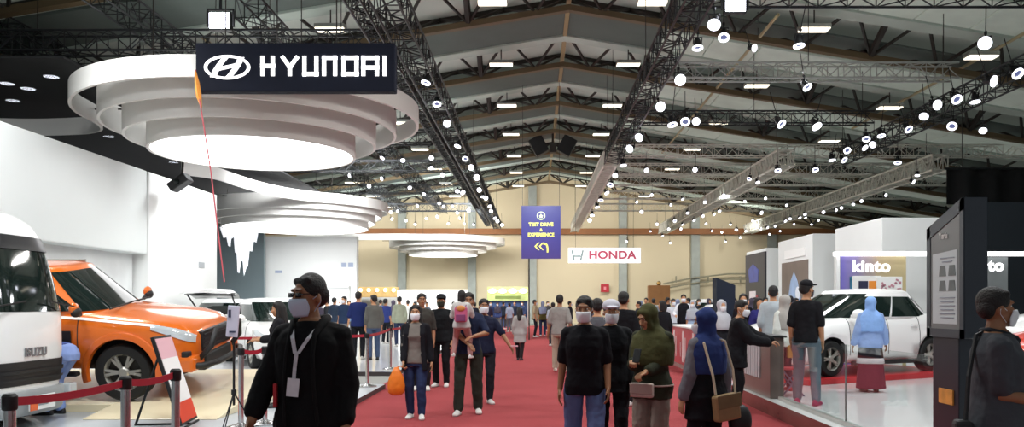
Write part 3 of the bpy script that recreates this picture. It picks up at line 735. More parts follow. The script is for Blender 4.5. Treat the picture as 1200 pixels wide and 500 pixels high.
# glass barrier along the stand edge
def glassmat():
    m = bpy.data.materials.new('clear_glass'); m.use_nodes = True; nt = m.node_tree; nt.nodes.clear()
    o = nt.nodes.new('ShaderNodeOutputMaterial'); tr = nt.nodes.new('ShaderNodeBsdfTransparent'); tr.inputs[0].default_value = (.93,.96,.95,1)
    gl = nt.nodes.new('ShaderNodeBsdfGlossy'); gl.inputs['Roughness'].default_value = .02; fr0 = nt.nodes.new('ShaderNodeLayerWeight'); pw_ = nt.nodes.new('ShaderNodeMath'); pw_.operation = 'POWER'; pw_.inputs[1].default_value = 5; nt.links.new(fr0.outputs['Facing'], pw_.inputs[0]); fr = nt.nodes.new('ShaderNodeMath'); fr.operation = 'MULTIPLY_ADD'; fr.inputs[1].default_value = .7; fr.inputs[2].default_value = .03; nt.links.new(pw_.outputs[0], fr.inputs[0])
    mx = nt.nodes.new('ShaderNodeMixShader'); nt.links.new(fr.outputs[0], mx.inputs[0]); nt.links.new(tr.outputs[0], mx.inputs[1]); nt.links.new(gl.outputs[0], mx.inputs[2]); nt.links.new(mx.outputs[0], o.inputs[0])
    return m
m_glass = glassmat()
gb = empty('glass_barrier', (3.45, 2.9, .2), label='clear glass barrier along the step edge of the hatchback stand', cat='barrier')
for a, b in ((0, 2.0), (2.0, 3.25), (4.05, 6.1), (6.1, 8.5)):
    MB().box2((-.006, a+.008, .03), (.006, b-.008, .9)).build('pane', m_glass, gb)
for y in (2.0, 3.25, 4.05, 6.1): MB().box2((-.008, y-.007, .03), (.008, y+.007, .9)).build('joint', M('joint_grey', '77807f', .3), gb)
for a, b in ((0, 3.25), (4.05, 8.5)): MB().box2((-.03, a, 0), (.03, b, .05)).build('channel', m_alu, gb)
# partition at the end of the barrier
pp = empty('partition_panel', (3.45, 12.3, .2), label='low panel with pale vertical stripes at the end of the glass barrier', cat='panel')
MB().box2((-.1,-.75,0),(.1,.75,.87)).build('panel', M('panel_brown', '6a5f58', .35, noise_s=1.5), pp, bevel=.01)
f = MB()
for i in range(7): f.box2((-.115,-.25+i*.13,.25),(-.1,-.25+i*.13+.085,.84))
f.build('stripe', M('stripe_pale', 'b9bcc0', .5), pp)
MB().box2((-.13,-.78,.87),(.13,.78,.9)).build('cap_rail', m_alud, pp)

# red reception counter on the aisle
def counter(loc, L, label, W=.6):
    r = empty('reception_counter', loc, label=label, cat='counter')
    MB().box2((0,0,.08),(W,L,.98)).build('body', M('counter_red', 'b8434c', .35, noise_s=1), r, bevel=.01)
    MB().box2((-.03,-.03,.98),(W+.03,L+.03,1.02)).build('worktop', m_white, r, bevel=.008)
    MB().box2((-.02,-.02,0),(W+.02,L+.02,.08)).build('plinth', m_alu, r)
    g = MB(); n = max(2, int(L/1.1))
    for i in range(n):
        y = (i+.5)*L/n
        g.prism([(-.012,y-.09,.16),(-.012,y+.09,.16),(-.012,y+.05,.9),(-.012,y-.13,.9)], (.01,0,0)); g.box((-.006,y-.3,.5),(.012,.06,.5)).box((-.006,y+.3,.45),(.012,.05,.35))
    g.build('white_graphic', M('counter_white', 'e7dcdc', .5), r)
    return r
counter((3.55, 17.6, 0), 3.7, 'red reception counter with white graphics beside the carpet behind the blue hijab')

# far stands along the back wall
def kiosk(px0, px1, Y, ytop, ybot, name, label, cat, matf, lamps=0, text=None):
    x0, x1 = X_at(px0,Y), X_at(px1,Y); zt, zb = Z_at(ytop,Y), Z_at(ybot,Y)
    r = empty(name, ((x0+x1)/2, Y, 0), label=label, cat=cat); w = (x1-x0)/2
    MB().box2((-w,0,zb),(w,.4,zt)).build('fascia', matf, r, bevel=.02)
    MB().box2((-w,1.5,0),(w,1.6,zb)).build('back_panel', M('kiosk_back', 'd8d8d4', .6), r)
    p = MB()
    for s in (-1,1): p.box2((s*w-.06*(s>0),.0,0),(s*w+.06*(s<0),.12,zb))
    p.build('post', m_alu, r)
    return r, w, zt, zb
r, w, zt, zb = kiosk(418, 466, 52, 336, 348, 'food_kiosk', 'wooden kiosk with warm lamps against the beige back wall', 'kiosk', M('kiosk_wood', 'c9a468', .6, noise_s=4))
for i in range(5): MB().ell((-w+.25+i*(2*w-.5)/4,-.06,(zt+zb)/2+.12),(.13,.08,.13),seg=10,st=6).build('lamp', M('warm_lamp', 'fff2cc', .4, emit=2), r)
MB().box2((-w,-.3,0),(w,0,1.05)).build('counter', M('kiosk_counter', '8a6b45', .6, noise_s=3), r)
r, w, zt, zb = kiosk(571, 619, 55, 336, 352, 'green_kiosk', 'green-fronted kiosk with bright lamps right of the far small canopy', 'kiosk', M('kiosk_green', 'b9cc80', .6, noise_s=2, emit=.15))
r['label'] = 'green-fronted kiosk with four bright lamps against the beige back wall'
for i in range(4): MB().ell((-w+.35+i*(2*w-.7)/3,-.1,zt-.28),(.3,.1,.17),seg=10,st=6).build('lamp', M('green_lamp', 'f6ffd8', .4, emit=1.8), r)
txt('NUSANTARA', .3, 0, zb+.22, M('kiosk_text', '7d9148', .6), r, y=-.02, bold=.01) if False else MB().box2((-w*.62,-.02,zb+.12),(w*.62,0,zb+.32)).build('dark_strip', M('kiosk_text', '7d9148', .6), r)
MB().box2((-w,.3,0),(w,.4,zb-.02)).build('front_panel', M('kiosk_blue', '2e4a78', .6, noise_s=2), r)
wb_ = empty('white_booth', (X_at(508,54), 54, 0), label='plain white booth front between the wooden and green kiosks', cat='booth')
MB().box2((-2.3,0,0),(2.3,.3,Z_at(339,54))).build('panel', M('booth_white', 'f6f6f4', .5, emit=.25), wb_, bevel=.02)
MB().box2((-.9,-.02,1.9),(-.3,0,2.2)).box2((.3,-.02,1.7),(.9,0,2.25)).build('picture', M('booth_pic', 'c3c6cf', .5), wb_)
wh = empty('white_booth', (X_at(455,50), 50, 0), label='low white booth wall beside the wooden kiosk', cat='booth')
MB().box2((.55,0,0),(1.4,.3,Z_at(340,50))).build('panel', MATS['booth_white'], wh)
fs = empty('fire_sign', (X_at(709,63), 63.05, Z_at(342,63)), label='small red square sign on the beige back wall', cat='sign')
MB().box2((-.32,0,0),(.32,.05,.62)).build('plate', M('fire_red', 'a81a2a', .5), fs, bevel=.01)
MB().box2((-.09,-.012,.2),(.09,0,.42)).build('symbol', M('fire_pale', 'd98a90', .5), fs)
wc = empty('wooden_kiosk', (X_at(773,48), 48, 0), label='brown wooden kiosk box by the back wall behind the crowd', cat='kiosk')
MB().box2((-.62,0,1.5),(.62,.8,Z_at(334,48))).build('cabinet', M('kiosk_brown', '9a6a3a', .6, noise_s=3), wc, bevel=.02)
MB().box2((-.6,.05,0),(-.5,.7,1.5)).box2((.5,.05,0),(.6,.7,1.5)).build('post', m_brown, wc)
MB().ell((0,.3,Z_at(334,48)+.12),(.14,.14,.14),seg=10,st=6).build('finial', M('brass', 'a8864a', .4, .6), wc)
# gantry rail on the back wall
hr = empty('wall_rail', (X_at(830,63), 62.95, Z_at(327,63)), label='thin dark rail fixed along the beige back wall by the black poster', cat='rail')
MB().tube([(-3.5,0,-.35),(-1.2,0,.1),(1.5,0,.42),(6,0,.42)],.06,6).tube([(-3.5,0,-.75),(-1.2,0,-.3),(1.5,0,.0),(6,0,.0)],.05,6).build('bar', M('rail_dull', '8d8a76', .6), hr)
bk = MB()
for x in (-2.5,0,2.5,5): bk.box((x,.06,.0),(.08,.2,.5))
bk.build('bracket', MATS['rail_dull'], hr)

# ---------------------------------------------------------------- stanchions
m_belt = M('belt_red', 'a5122a', .6, noise_s=20, noise_a=.1)
def stanchion():
    r = empty('stanchion', label='', cat='barrier post')
    MB().lathe([(0,.0),(.17,.0),(.17,.02),(.06,.045),(.032,.06),(.032,.86),(0,.86)], seg=20).build('post', m_chrome, r, auto=True)
    MB().lathe([(0,.86),(.036,.86),(.042,.87),(.042,.94),(.03,.955),(0,.955)], seg=16).build('belt_head', m_black, r, auto=True)
    return r
stq = stanchion(); first = True
PST = [(-3.02, 4.66, .08, 'chrome barrier post in front of the white truck bumper'), (-2.93, 5.8, .08, 'chrome barrier post before the orange pickup front wheel'),
       (-2.86, 6.45, .08, 'chrome barrier post beside the leaning poster stand'), (-3.5, 9.65, .08, 'chrome barrier post beside the tablet on its tripod'),
       (-2.98, 14.4, .08, 'chrome barrier post at the end corner of the pickup stage'), (-3.3, 9.9, .08, 'chrome barrier post hidden behind the man in the black jacket'),
       (-3.3, 21.0, .08, 'chrome barrier post beside the man in the navy shirt'), (-3.25, 18.2, .08, 'chrome barrier post at the near corner of the second stage')]
PO = []
for x, y, z, lab in PST:
    if first: stq.location = (x,y,z); stq['label'] = lab; first = False; PO.append(stq)
    else: PO.append(dup(stq, (x,y,z), label=lab))
def belt(a, b, label, z0=.92, sag=.02, w=.05):
    p, q = Vector(a), Vector(b); rs = []
    for i in range(13):
        t = i/12; c = p.lerp(q, t); c.z -= sag*4*t*(1-t)
        d = (q-p).normalized(); n = Vector((-d.y, d.x, 0))*.003
        rs.append([c+n+Vector((0,0,w/2)), c-n+Vector((0,0,w/2)), c-n-Vector((0,0,w/2)), c+n-Vector((0,0,w/2))])
    o = MB().rings(rs).build('barrier_belt', m_belt); return tag(o, label, 'belt')
zb_ = .08+.905
def bl(i, j, lab, **k):
    a = Vector(PST[i][:2]+(zb_,)); b = Vector(PST[j][:2]+(zb_,)); d = (b-a).normalized()*.045
    return belt(a+d, b-d, lab, **k)
belt((-3.6, 3.2, zb_), (-3.05, 4.62, zb_), 'red barrier belt running out of frame before the truck bumper')
bl(0, 1, 'red barrier belt stretched in front of the truck and pickup'); bl(1, 2, 'short red barrier belt before the pickup front wheel')
bl(3, 5, 'red barrier belt behind the man in the black jacket'); bl(7, 6, 'red barrier belt below the man in the navy shirt')
belt((-7.5, 14.7, .985), (-3.04, 14.42, .985), 'red barrier belt along the far edge of the pickup stage', sag=.05)
bl(4, 7, 'red barrier belt crossing the gap between the two stages')

# ---------------------------------------------------------------- leaning poster stand, tablet on tripod
es = empty('poster_stand', (X_at(222,9.9), 9.9, .08), math.radians(99), 'white poster stand with red foot leaning beside the pickup bumper', 'poster stand')
T = Matrix.Rotation(math.radians(-17), 4, 'X')
mb = MB().box2((-.36,-.02,.03),(.36,.02,1.13)); mb.xf(T); mb.build('board', m_black, es, bevel=.006)
mb = MB().box2((-.33,-.026,.3),(.33,-.018,.85)); mb.xf(T); mb.build('white_sheet', M('paper', 'f2f0ee', .7), es)
mb = MB().box2((-.33,-.026,.85),(.33,-.018,1.1)); mb.xf(T); mb.build('pink_header', M('paper_pink', 'e6b6bf', .7), es)
mb = MB().box2((-.33,-.026,.06),(.33,-.018,.3)); mb.xf(T); mb.build('red_footer', M('paper_red', 'e2401f', .6), es)
MB().cyl((0,.32,.95),(0,.62,.0),.015).cyl((-.3,-.03,.01),(.3,-.03,.01),.015).cyl((0,-.03,.012),(0,.62,.012),.012).build('strut', m_black, es)
tb = empty('tablet_stand', (X_at(273,9.35), 9.35, .08), label='pale tablet mounted on a thin black tripod beside the pickup', cat='tablet stand')
MB().box((0,0,1.27),(.135,.03,.36),Matrix.Rotation(.08,3,'Y')).build('tablet', M('tablet_lilac', 'cfcbdc', .35, noise_s=4, noise_a=.05), tb, bevel=.008)
MB().box((-.03,-.02,1.36),(.03,.01,.09)).box((.0,-.02,1.15),(.07,.01,.02)).build('button', M('tablet_dark', '3a3d55', .4), tb)
MB().cyl((0,.03,.3),(0,.03,1.15),.014).cyl((0,.03,.42),(0,.03,.48),.03).build('pole', m_black, tb)
for k in range(3):
    a = k*2*PI/3+.4
    MB().cyl((0,.03,.45),(.24*math.cos(a),.03+.24*math.sin(a),.0),.009,.007,6).build('leg', m_black, tb)
# ================================================================ VEHICLES
m_orange = M('paint_orange', 'e5701a', .28, .15, coat=.8)
m_wpaint = M('paint_white', 'f1f1ef', .28, coat=.7)
m_redp = M('paint_red', 'c8321e', .28, coat=.7)
m_plast = M('black_plastic', '1b1b1c', .55, noise_s=12)
m_carglass = M('car_glass', '16221f', .05, spec=.8)
m_rim = M('alloy_rim', 'b9b6ae', .3, .6)
m_lampg = M('headlamp', 'd5dbde', .12, .3)
m_redlamp = M('tail_lamp', '9c1a1a', .2)
CUT = []
def lamp_patch(pt, s, x0, x1, k0, k1, off=.014):
    def fn(u, v):
        x = x0+(x1-x0)*u; k = lerp(lerp(k0, k0+1.0, u), lerp(k1, k1-.1, u), v); p = pt(x, k); n = Vector((.5*(1-u), p.y, .25)).normalized()*off
        return Vector((p.x+n.x, s*(p.y+n.y), p.z+n.z))
    return MB().grid(fn, 10, 6)
def lerp(a, b, t): return a+(b-a)*t
def body_fn(st):
    """stations -> section(x, t) on the half outline, t in 0..1 (bottom centre to top centre)"""
    HALF = [(0,0,0),(.80,0,0),(.94,.04,0),(.985,.18,0),(1,.42,0),(.997,.60,0),(.975,.76,0),(.945,.88,0),(.88,.96,0),(.72,1,0),(.36,1,.7),(0,1,1)]
    def sec(x):
        for a, b in zip(st[:-1], st[1:]):
            if b[0] <= x <= a[0]:
                t = (a[0]-x)/max(a[0]-b[0], 1e-6); return [lerp(a[i], b[i], t) for i in range(5)]
        return list(st[0] if x > st[0][0] else st[-1])
    def pt(x, k):
        _, w, zb, zt, cr = sec(x); i = int(min(k, len(HALF)-1.001)); f = k-i
        h = [lerp(HALF[i][j], HALF[i+1][j], f) for j in range(3)]
        return Vector((x, h[0]*w, zb+h[1]*(zt-zb)+h[2]*cr))
    return pt, len(HALF)-1
def shell(st, name, mat, root, arches, rarch):
    pt, n = body_fn(st); xs = []
    for a, b in zip(st[:-1], st[1:]):
        m = max(1, int((a[0]-b[0])/.18)); xs += [lerp(a[0], b[0], i/m) for i in range(m)]
    xs.append(st[-1][0]); rs = []
    for x in xs:
        half = [pt(x, k) for k in range(n+1)]
        rs.append(half+[Vector((p.x, -p.y, p.z)) for p in half[-2:0:-1]])
    o = MB().rings(rs).build(name, [mat, m_plast], root, smooth=True)
    for (ax, az) in arches:
        c = MB()
        for s in (-1, 1):
            c.lathe([(0, s*.62), (rarch, s*.62), (rarch, s*1.2), (0, s*1.2)], c=(ax, 0, az), axis='Y', seg=36, mi=0)
        me = c.mesh('cutter', [m_plast]); k = bpy.data.objects.new('cutter', me); COL.objects.link(k); k.parent = root; CUT.append(k)
        md = o.modifiers.new('arch', 'BOOLEAN'); md.operation = 'DIFFERENCE'; md.object = k; md.solver = 'EXACT'
        try: md.material_mode = 'TRANSFER'
        except Exception: pass
    return pt
def green(g, name, mat, root, n=3.2):
    def S(th, v, off=0.):
        z = lerp(g['z'][0], g['z'][1], v); e = v**1.25
        xf = lerp(g['f'][0], g['f'][1], v); xr = lerp(g['r'][0], g['r'][1], v); hw = lerp(g['w'][0], g['w'][1], e)
        c, s = math.cos(th), math.sin(th); p = 2/n; hl = (xf-xr)/2+off; hw += off
        return Vector(((xf+xr)/2+hl*math.copysign(abs(c)**p, c), hw*math.copysign(abs(s)**p, s), z))
    rs = []; N = 64
    for v in (0, .25, .5, .75, .9, 1.): rs.append([S(2*PI*i/N, v) for i in range(N)])
    top = rs[-1]; c = sum(top, Vector())/N
    for k, dz in ((.965,.35),(.88,.62),(.7,.84),(.4,.96),(.02,1)):
        rs.append([c+(p-c)*k+Vector((0,0,g['crown']*dz)) for p in top])
    MB().rings(rs).build(name, mat, root, smooth=True)
    return S
def fx2th(fx, side, n=3.2):
    c = math.copysign(abs(fx)**(n/2), fx); th = math.acos(max(-1, min(1, c))); return th if side > 0 else -th
def side_patch(S, side, f0b, f1b, f0t, f1t, v0, v1, off=.006, nu=10, nv=4, n=3.2):
    mb = MB()
    mb.grid(lambda u, v: S(fx2th(lerp(lerp(f0b, f0t, v), lerp(f1b, f1t, v), u), side, n), lerp(v0, v1, v), off), nu, nv, flip=side < 0)
    return mb
def end_patch(S, front, frac_b, frac_t, v0, v1, off=.006, n=3.2, nu=16, nv=6):
    def fn(u, v):
        f = lerp(frac_b, frac_t, v)*(2*u-1); s = math.copysign(abs(f)**(n/2), f); th = math.asin(s)
        return S(th if front else PI-th, lerp(v0, v1, v), off)
    return MB().grid(fn, nu, nv)
def wheel(root, x, y, z, r, w, side, rim_mat=None, spokes=6):
    rimm = rim_mat or m_rim
    wl = empty('wheel', (x, y, z)); wl.parent = root
    MB().lathe([(r*.66,-w/2),(r*.93,-w/2),(r,-w*.36),(r,w*.36),(r*.93,w/2),(r*.66,w/2)], axis='Y', seg=40, closed=True).build('tyre', m_rubber, wl, auto=True)
    rm = MB(); s = side
    rm.lathe([(r*.68,-w*.48),(r*.70,-w*.48),(r*.70,w*.48),(r*.68,w*.48),(r*.60,w*.3),(r*.60,-w*.3)], axis='Y', seg=36, closed=True)
    for k in range(spokes):
        for d in (-.13, .13):
            a = 2*PI*k/spokes; a2 = a+d
            rm.prism([(r*.12*math.cos(a-.4), s*w*.36, r*.12*math.sin(a-.4)), (r*.63*math.cos(a2-.07), s*w*.44, r*.63*math.sin(a2-.07)), (r*.63*math.cos(a2+.07), s*w*.44, r*.63*math.sin(a2+.07)), (r*.12*math.cos(a+.4), s*w*.36, r*.12*math.sin(a+.4))], (0, -s*.03, 0))
    rm.lathe([(0,s*w*.42),(r*.14,s*w*.42),(r*.2,s*w*.34),(r*.2,s*w*.2),(0,s*w*.2)], axis='Y', seg=20)
    rm.build('rim', rimm, wl, auto=True)
    MB().lathe([(0,-.03),(r*.6,-.03),(r*.6,.02),(0,.02)], axis='Y', seg=24).build('brake_disc', m_web, wl)
    return wl

# ---------------------------------------------------------------- orange pickup
pu = empty('pickup_truck', (-4.72, 12.05, .335), 0, 'orange pickup truck behind the white truck cab, front wheel towards the red belt', 'pickup truck')
st = [(0,.60,.52,.86,0),(-.07,.76,.42,.95,.02),(-.2,.86,.36,1.03,.03),(-.45,.915,.40,1.09,.05),(-.92,.935,.42,1.14,.06),(-1.35,.935,.42,1.19,.06),(-1.75,.925,.42,1.22,.03),(-2.6,.925,.42,1.22,0),(-3.5,.925,.45,1.2,0),(-5.0,.92,.55,1.18,0),(-5.15,.88,.58,1.13,0),(-5.2,.8,.6,1.0,0)]
pu.rotation_euler = (math.radians(7.5), 0, 0)
pt = shell(st, 'body', m_orange, pu, [(-.92,.40),(-4.05,.40)], .47)
S = green(dict(z=(1.17,1.76), f=(-1.2,-1.9), r=(-3.6,-3.45), w=(.875,.73), crown=.08), 'cab', m_orange, pu)
end_patch(S, True, .84, .78, .08, .97).build('windscreen', m_carglass, pu, smooth=True)
end_patch(S, False, .8, .78, .3, .9).build('rear_window', m_carglass, pu, smooth=True)
for s in (-1, 1):
    side_patch(S, s, .0, .76, .02, .62, .1, .84).build('side_window', m_carglass, pu, smooth=True)
    side_patch(S, s, -.84, -.05, -.8, -.04, .1, .86).build('side_window', m_carglass, pu, smooth=True)
    # mirror
    mr = MB().ell((-1.45, s*1.04, 1.29), (.055,.10,.085), seg=16, st=10); mo = mr.build('mirror', m_orange, pu, smooth=True)
    MB().ell((-1.43, s*1.035, 1.25), (.06,.098,.07), seg=14, st=8).cyl((-1.45,s*.9,1.2),(-1.45,s*1.0,1.24),.03).build('mirror_base', m_plast, mo, smooth=True)
    # fender flare
    fl = MB(); rs = []
    for k in range(25):
        a = math.radians(-15+210*k/24); c, d = math.cos(a), math.sin(a)
        rs.append([Vector((-.92+R*c, s*y, .40+R*d)) for R, y in ((.46,.90),(.47,.965),(.53,.955),(.56,.93),(.54,.88))])
    fl.rings(rs).build('fender_flare', M('flare_orange', 'd8651a', .35, .1, coat=.5), pu, auto=True)
    rs = []
    for k in range(25):
        a = math.radians(-15+210*k/24); c, d = math.cos(a), math.sin(a)
        rs.append([Vector((-4.05+R*c, s*y, .40+R*d)) for R, y in ((.46,.88),(.47,.955),(.53,.945),(.56,.92),(.54,.88))])
    MB().rings(rs).build('fender_flare', MATS['flare_orange'], pu, auto=True)
    # shoulder highlight painted as a pale stripe, dark vent panel behind the wheel
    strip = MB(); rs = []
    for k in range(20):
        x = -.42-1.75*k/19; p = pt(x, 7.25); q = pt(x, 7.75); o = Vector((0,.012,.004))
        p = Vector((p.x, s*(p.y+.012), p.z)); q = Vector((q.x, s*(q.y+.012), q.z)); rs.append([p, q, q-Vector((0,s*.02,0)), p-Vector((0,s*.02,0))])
    strip.rings(rs).build('stripe', M('stripe_highlight', 'f3ece4', .4), pu)
    MB().box2((-1.86, s*.93, .56), (-1.58, s*.945, .98)).build('side_vent', m_plast, pu, bevel=.02)
    MB().box2((-3.4, s*.9, .36), (-1.5, s*1.02, .42)).build('side_step', m_plast, pu, bevel=.02)
    for x in (-1.5, -2.55, -3.5):
        MB().tube([Vector((x, s*(pt(x,k/2).y+.001), pt(x,k/2).z)) for k in range(6, 17)], .007, 5).build('door_seam', m_plast, pu)
    MB().box((-2.4, s*.945, 1.0), (.2,.03,.04)).build('door_handle', m_plast, pu, bevel=.01)
    # headlamp
    lamp_patch(pt, s, -.02, -.52, 5.6, 7.7).build('headlamp', m_lampg, pu, smooth=True)
    MB().box((-.1, s*.72, .60), (.1,.22,.14)).build('fog_lamp_bezel', m_plast, pu, bevel=.02)
    for ax in (-.92, -4.05): wheel(pu, ax, s*.80, .395, .395, .26, s)
    MB().cyl((-2.1,s*.5,1.83),(-3.3,s*.5,1.83),.02).cyl((-2.3,s*.5,1.78),(-2.3,s*.5,1.83),.015).cyl((-3.2,s*.5,1.76),(-3.2,s*.5,1.83),.015).build('roof_rail', m_alu, pu)
gr = MB().box2((-.05,-.5,.62),(.03,.5,.9))
for i in range(4): gr.box((.035, 0, .67+i*.06), (.02,.96,.018))
gr.build('grille', m_plast, pu, bevel=.01)
MB().tube([(-.12,-.8,.46),(.1,-.72,.46),(.2,-.4,.46),(.2,.4,.46),(.1,.72,.46),(-.12,.8,.46)],.045,10).tube([(-.06,-.62,.46),(.16,-.55,.7),(.2,-.45,.92),(.2,.45,.92),(.16,.55,.7),(-.06,.62,.46)],.04,10).build('bull_bar', m_plast, pu, smooth=True)
MB().box2((-.2,-.86,.38),(.03,.86,.60)).build('bumper', m_orange, pu, bevel=.05)
MB().box2((-.1,-.5,.34),(.05,.5,.58)).build('skid_plate', m_plast, pu, bevel=.03)
MB().box((-1.2,-.3,1.245),(.02,.75,.02),Matrix.Rotation(.1,3,'Z')).box((-1.23,.35,1.25),(.02,.6,.02)).build('wiper', m_plast, pu)
MB().box2((-5.1,-.78,1.17),(-3.72,.78,1.21)).build('bed_cover', m_plast, pu, bevel=.02)

# plinth below the pickup
tag(MB().prism([(-5.75,11.02,.08),(-5.75,13.3,.08),(-5.75,13.3,.485),(-5.75,11.02,.186)],(-4.55,0,0)).prism([(-4.05,10.3,.08),(-4.05,13.3,.08),(-4.05,13.3,.485),(-4.05,10.3,.092)],(-1.7,0,0)).build('car_plinth', m_cream, bevel=.01), 'sloping cream display plinth below the orange pickup', 'plinth')

# ---------------------------------------------------------------- white truck cab
tr = empty('truck', (-5.95, 9.65, .08), 0, 'white truck whose cab front shows a dark grille and lettering', 'truck')
HZ = [(.30,-.06,.86),(.5,-.03,.88),(.9,0,.89),(1.32,-.01,.89),(1.42,-.03,.885),(1.8,-.12,.87),(2.15,-.22,.84),(2.32,-.28,.81),(2.46,-.37,.73),(2.57,-.52,.6),(2.64,-.75,.42),(2.66,-.85,.02)]
NT = 4.2
def TS(th, z, off=0.):
    for a, b in zip(HZ[:-1], HZ[1:]):
        if a[0] <= z <= b[0]:
            t = (z-a[0])/(b[0]-a[0]); xf = lerp(a[1], b[1], t); hw = lerp(a[2], b[2], t); break
    xr = -1.75 if z < 2.32 else lerp(-1.75, -.95, (z-2.32)/.34)
    p = 2/NT; c, s = math.cos(th), math.sin(th); hl = (xf-xr)/2+off
    return Vector(((xf+xr)/2+hl*math.copysign(abs(c)**p, c), (hw+off)*math.copysign(abs(s)**p, s), z))
zs = [h[0] for h in HZ]
MB().rings([[TS(2*PI*i/72, z) for i in range(72)] for z in zs]).build('cab', m_wpaint, tr, smooth=True)
def tpatch(f0, f1, z0, z1, mat, name, off=.006, nu=20, nv=5, sides=0):
    def fn(u, v):
        f = lerp(f0, f1, u); s = math.copysign(abs(f)**(NT/2), f); return TS(math.asin(max(-1,min(1,s))), lerp(z0, z1, v), off)
    return MB().grid(fn, nu, nv).build(name, mat, tr, smooth=True)
tpatch(-.93, .93, 1.38, 2.12, m_carglass, 'windscreen')
tpatch(-.97, .97, 2.12, 2.29, M('visor_black', '15171b', .3), 'sun_visor', .02)
tpatch(-.97, .97, .52, .80, m_plast, 'grille', .012)
tpatch(-.9, .9, .66, .70, m_alud, 'grille_bar', .03)
tpatch(-.8, .8, .57, .60, m_alud, 'grille_bar', .03)
MB().rings([[TS(2*PI*i/72, z, o) for i in range(72)] for z, o in ((.18,.02),(.20,.06),(.47,.07),(.5,.03))]) if False else None
bm_ = MB()
for z0, z1, o in ((.16,.46,.06),):
    rs = []
    for z, oo in ((z0,o*.6),(z0+.04,o),(z1-.04,o),(z1,o*.6)):
        rs.append([TS(-PI/2*.98+PI*.98*i/30, max(z,.3), oo)+Vector((0,0,z-max(z,.3))) for i in range(31)]+[Vector((-.9,.5,z)),Vector((-.9,-.5,z))])
    bm_.rings(rs)
bm_.build('bumper', M('bumper_grey', '9da2a4', .4), tr, auto=True)
MB().box((.085,0,.31),(.02,.5,.17)).build('plate', M('plate_white', 'f4f4f2', .5), tr, bevel=.005)
MB().box((.098,.0,.31),(.01,.18,.07)).build('plate_mark', M('plate_mark', '8a9096', .5), tr)
MB().prism([(.096,-.25,.225),(.096,-.12,.225),(.096,-.1,.31),(.096,-.14,.395),(.096,-.25,.395)],(.006,0,0)).build('plate_flash', M('plate_orange', 'e2642e', .5), tr)
t = text_mesh('ISUZU', .14, .012, .004, 1.12); t.xf(Matrix.Translation((.012,.0,.90)) @ Matrix.Rotation(PI/2,4,'Z')); t.build('lettering', M('letter_grey', '8b8f92', .3, .5), tr)
for s in (-1, 1):
    MB().box((-.05, s*.79, .40), (.12,.16,.12)).build('fog_lamp', m_lampg, tr, bevel=.02)
    tpatch(min(s*.90,s*.985), max(s*.90,s*.985), .52, .78, m_lampg, 'headlamp', .02, nu=6)
    MB().box((.03, s*.5, 1.47), (.02,.55,.015), Matrix.Rotation(-s*.12,3,'X')).build('wiper', m_plast, tr)
    MB().prism([(-.35,s*.895,1.45),(-1.4,s*.895,1.45),(-1.4,s*.86,2.05),(-.5,s*.86,2.05)],(0,s*.006,0)).build('side_window', m_carglass, tr)
    for ax in (-.75, -3.4): wheel(tr, ax, s*.74, .36, .36, .22, s, M('steel_rim', 'd5d5d2', .4, .3), 5)
    MB().box((-2.9,s*.4,.6),(4.,.08,.18)).build('chassis_rail', m_plast, tr)
bd = MB().box2((-4.9,-.9,.8),(-1.95,.9,.9)).box2((-4.9,-.9,.9),(-1.95,-.86,1.25)).box2((-4.9,.86,.9),(-1.95,.9,1.25)).box2((-4.9,-.9,.9),(-4.86,.9,1.25)); bd.build('cargo_bed', m_wpaint, tr, bevel=.01)
# raised interior glimpse: maroon backdrop seats behind the windscreen are left to the glass reflections

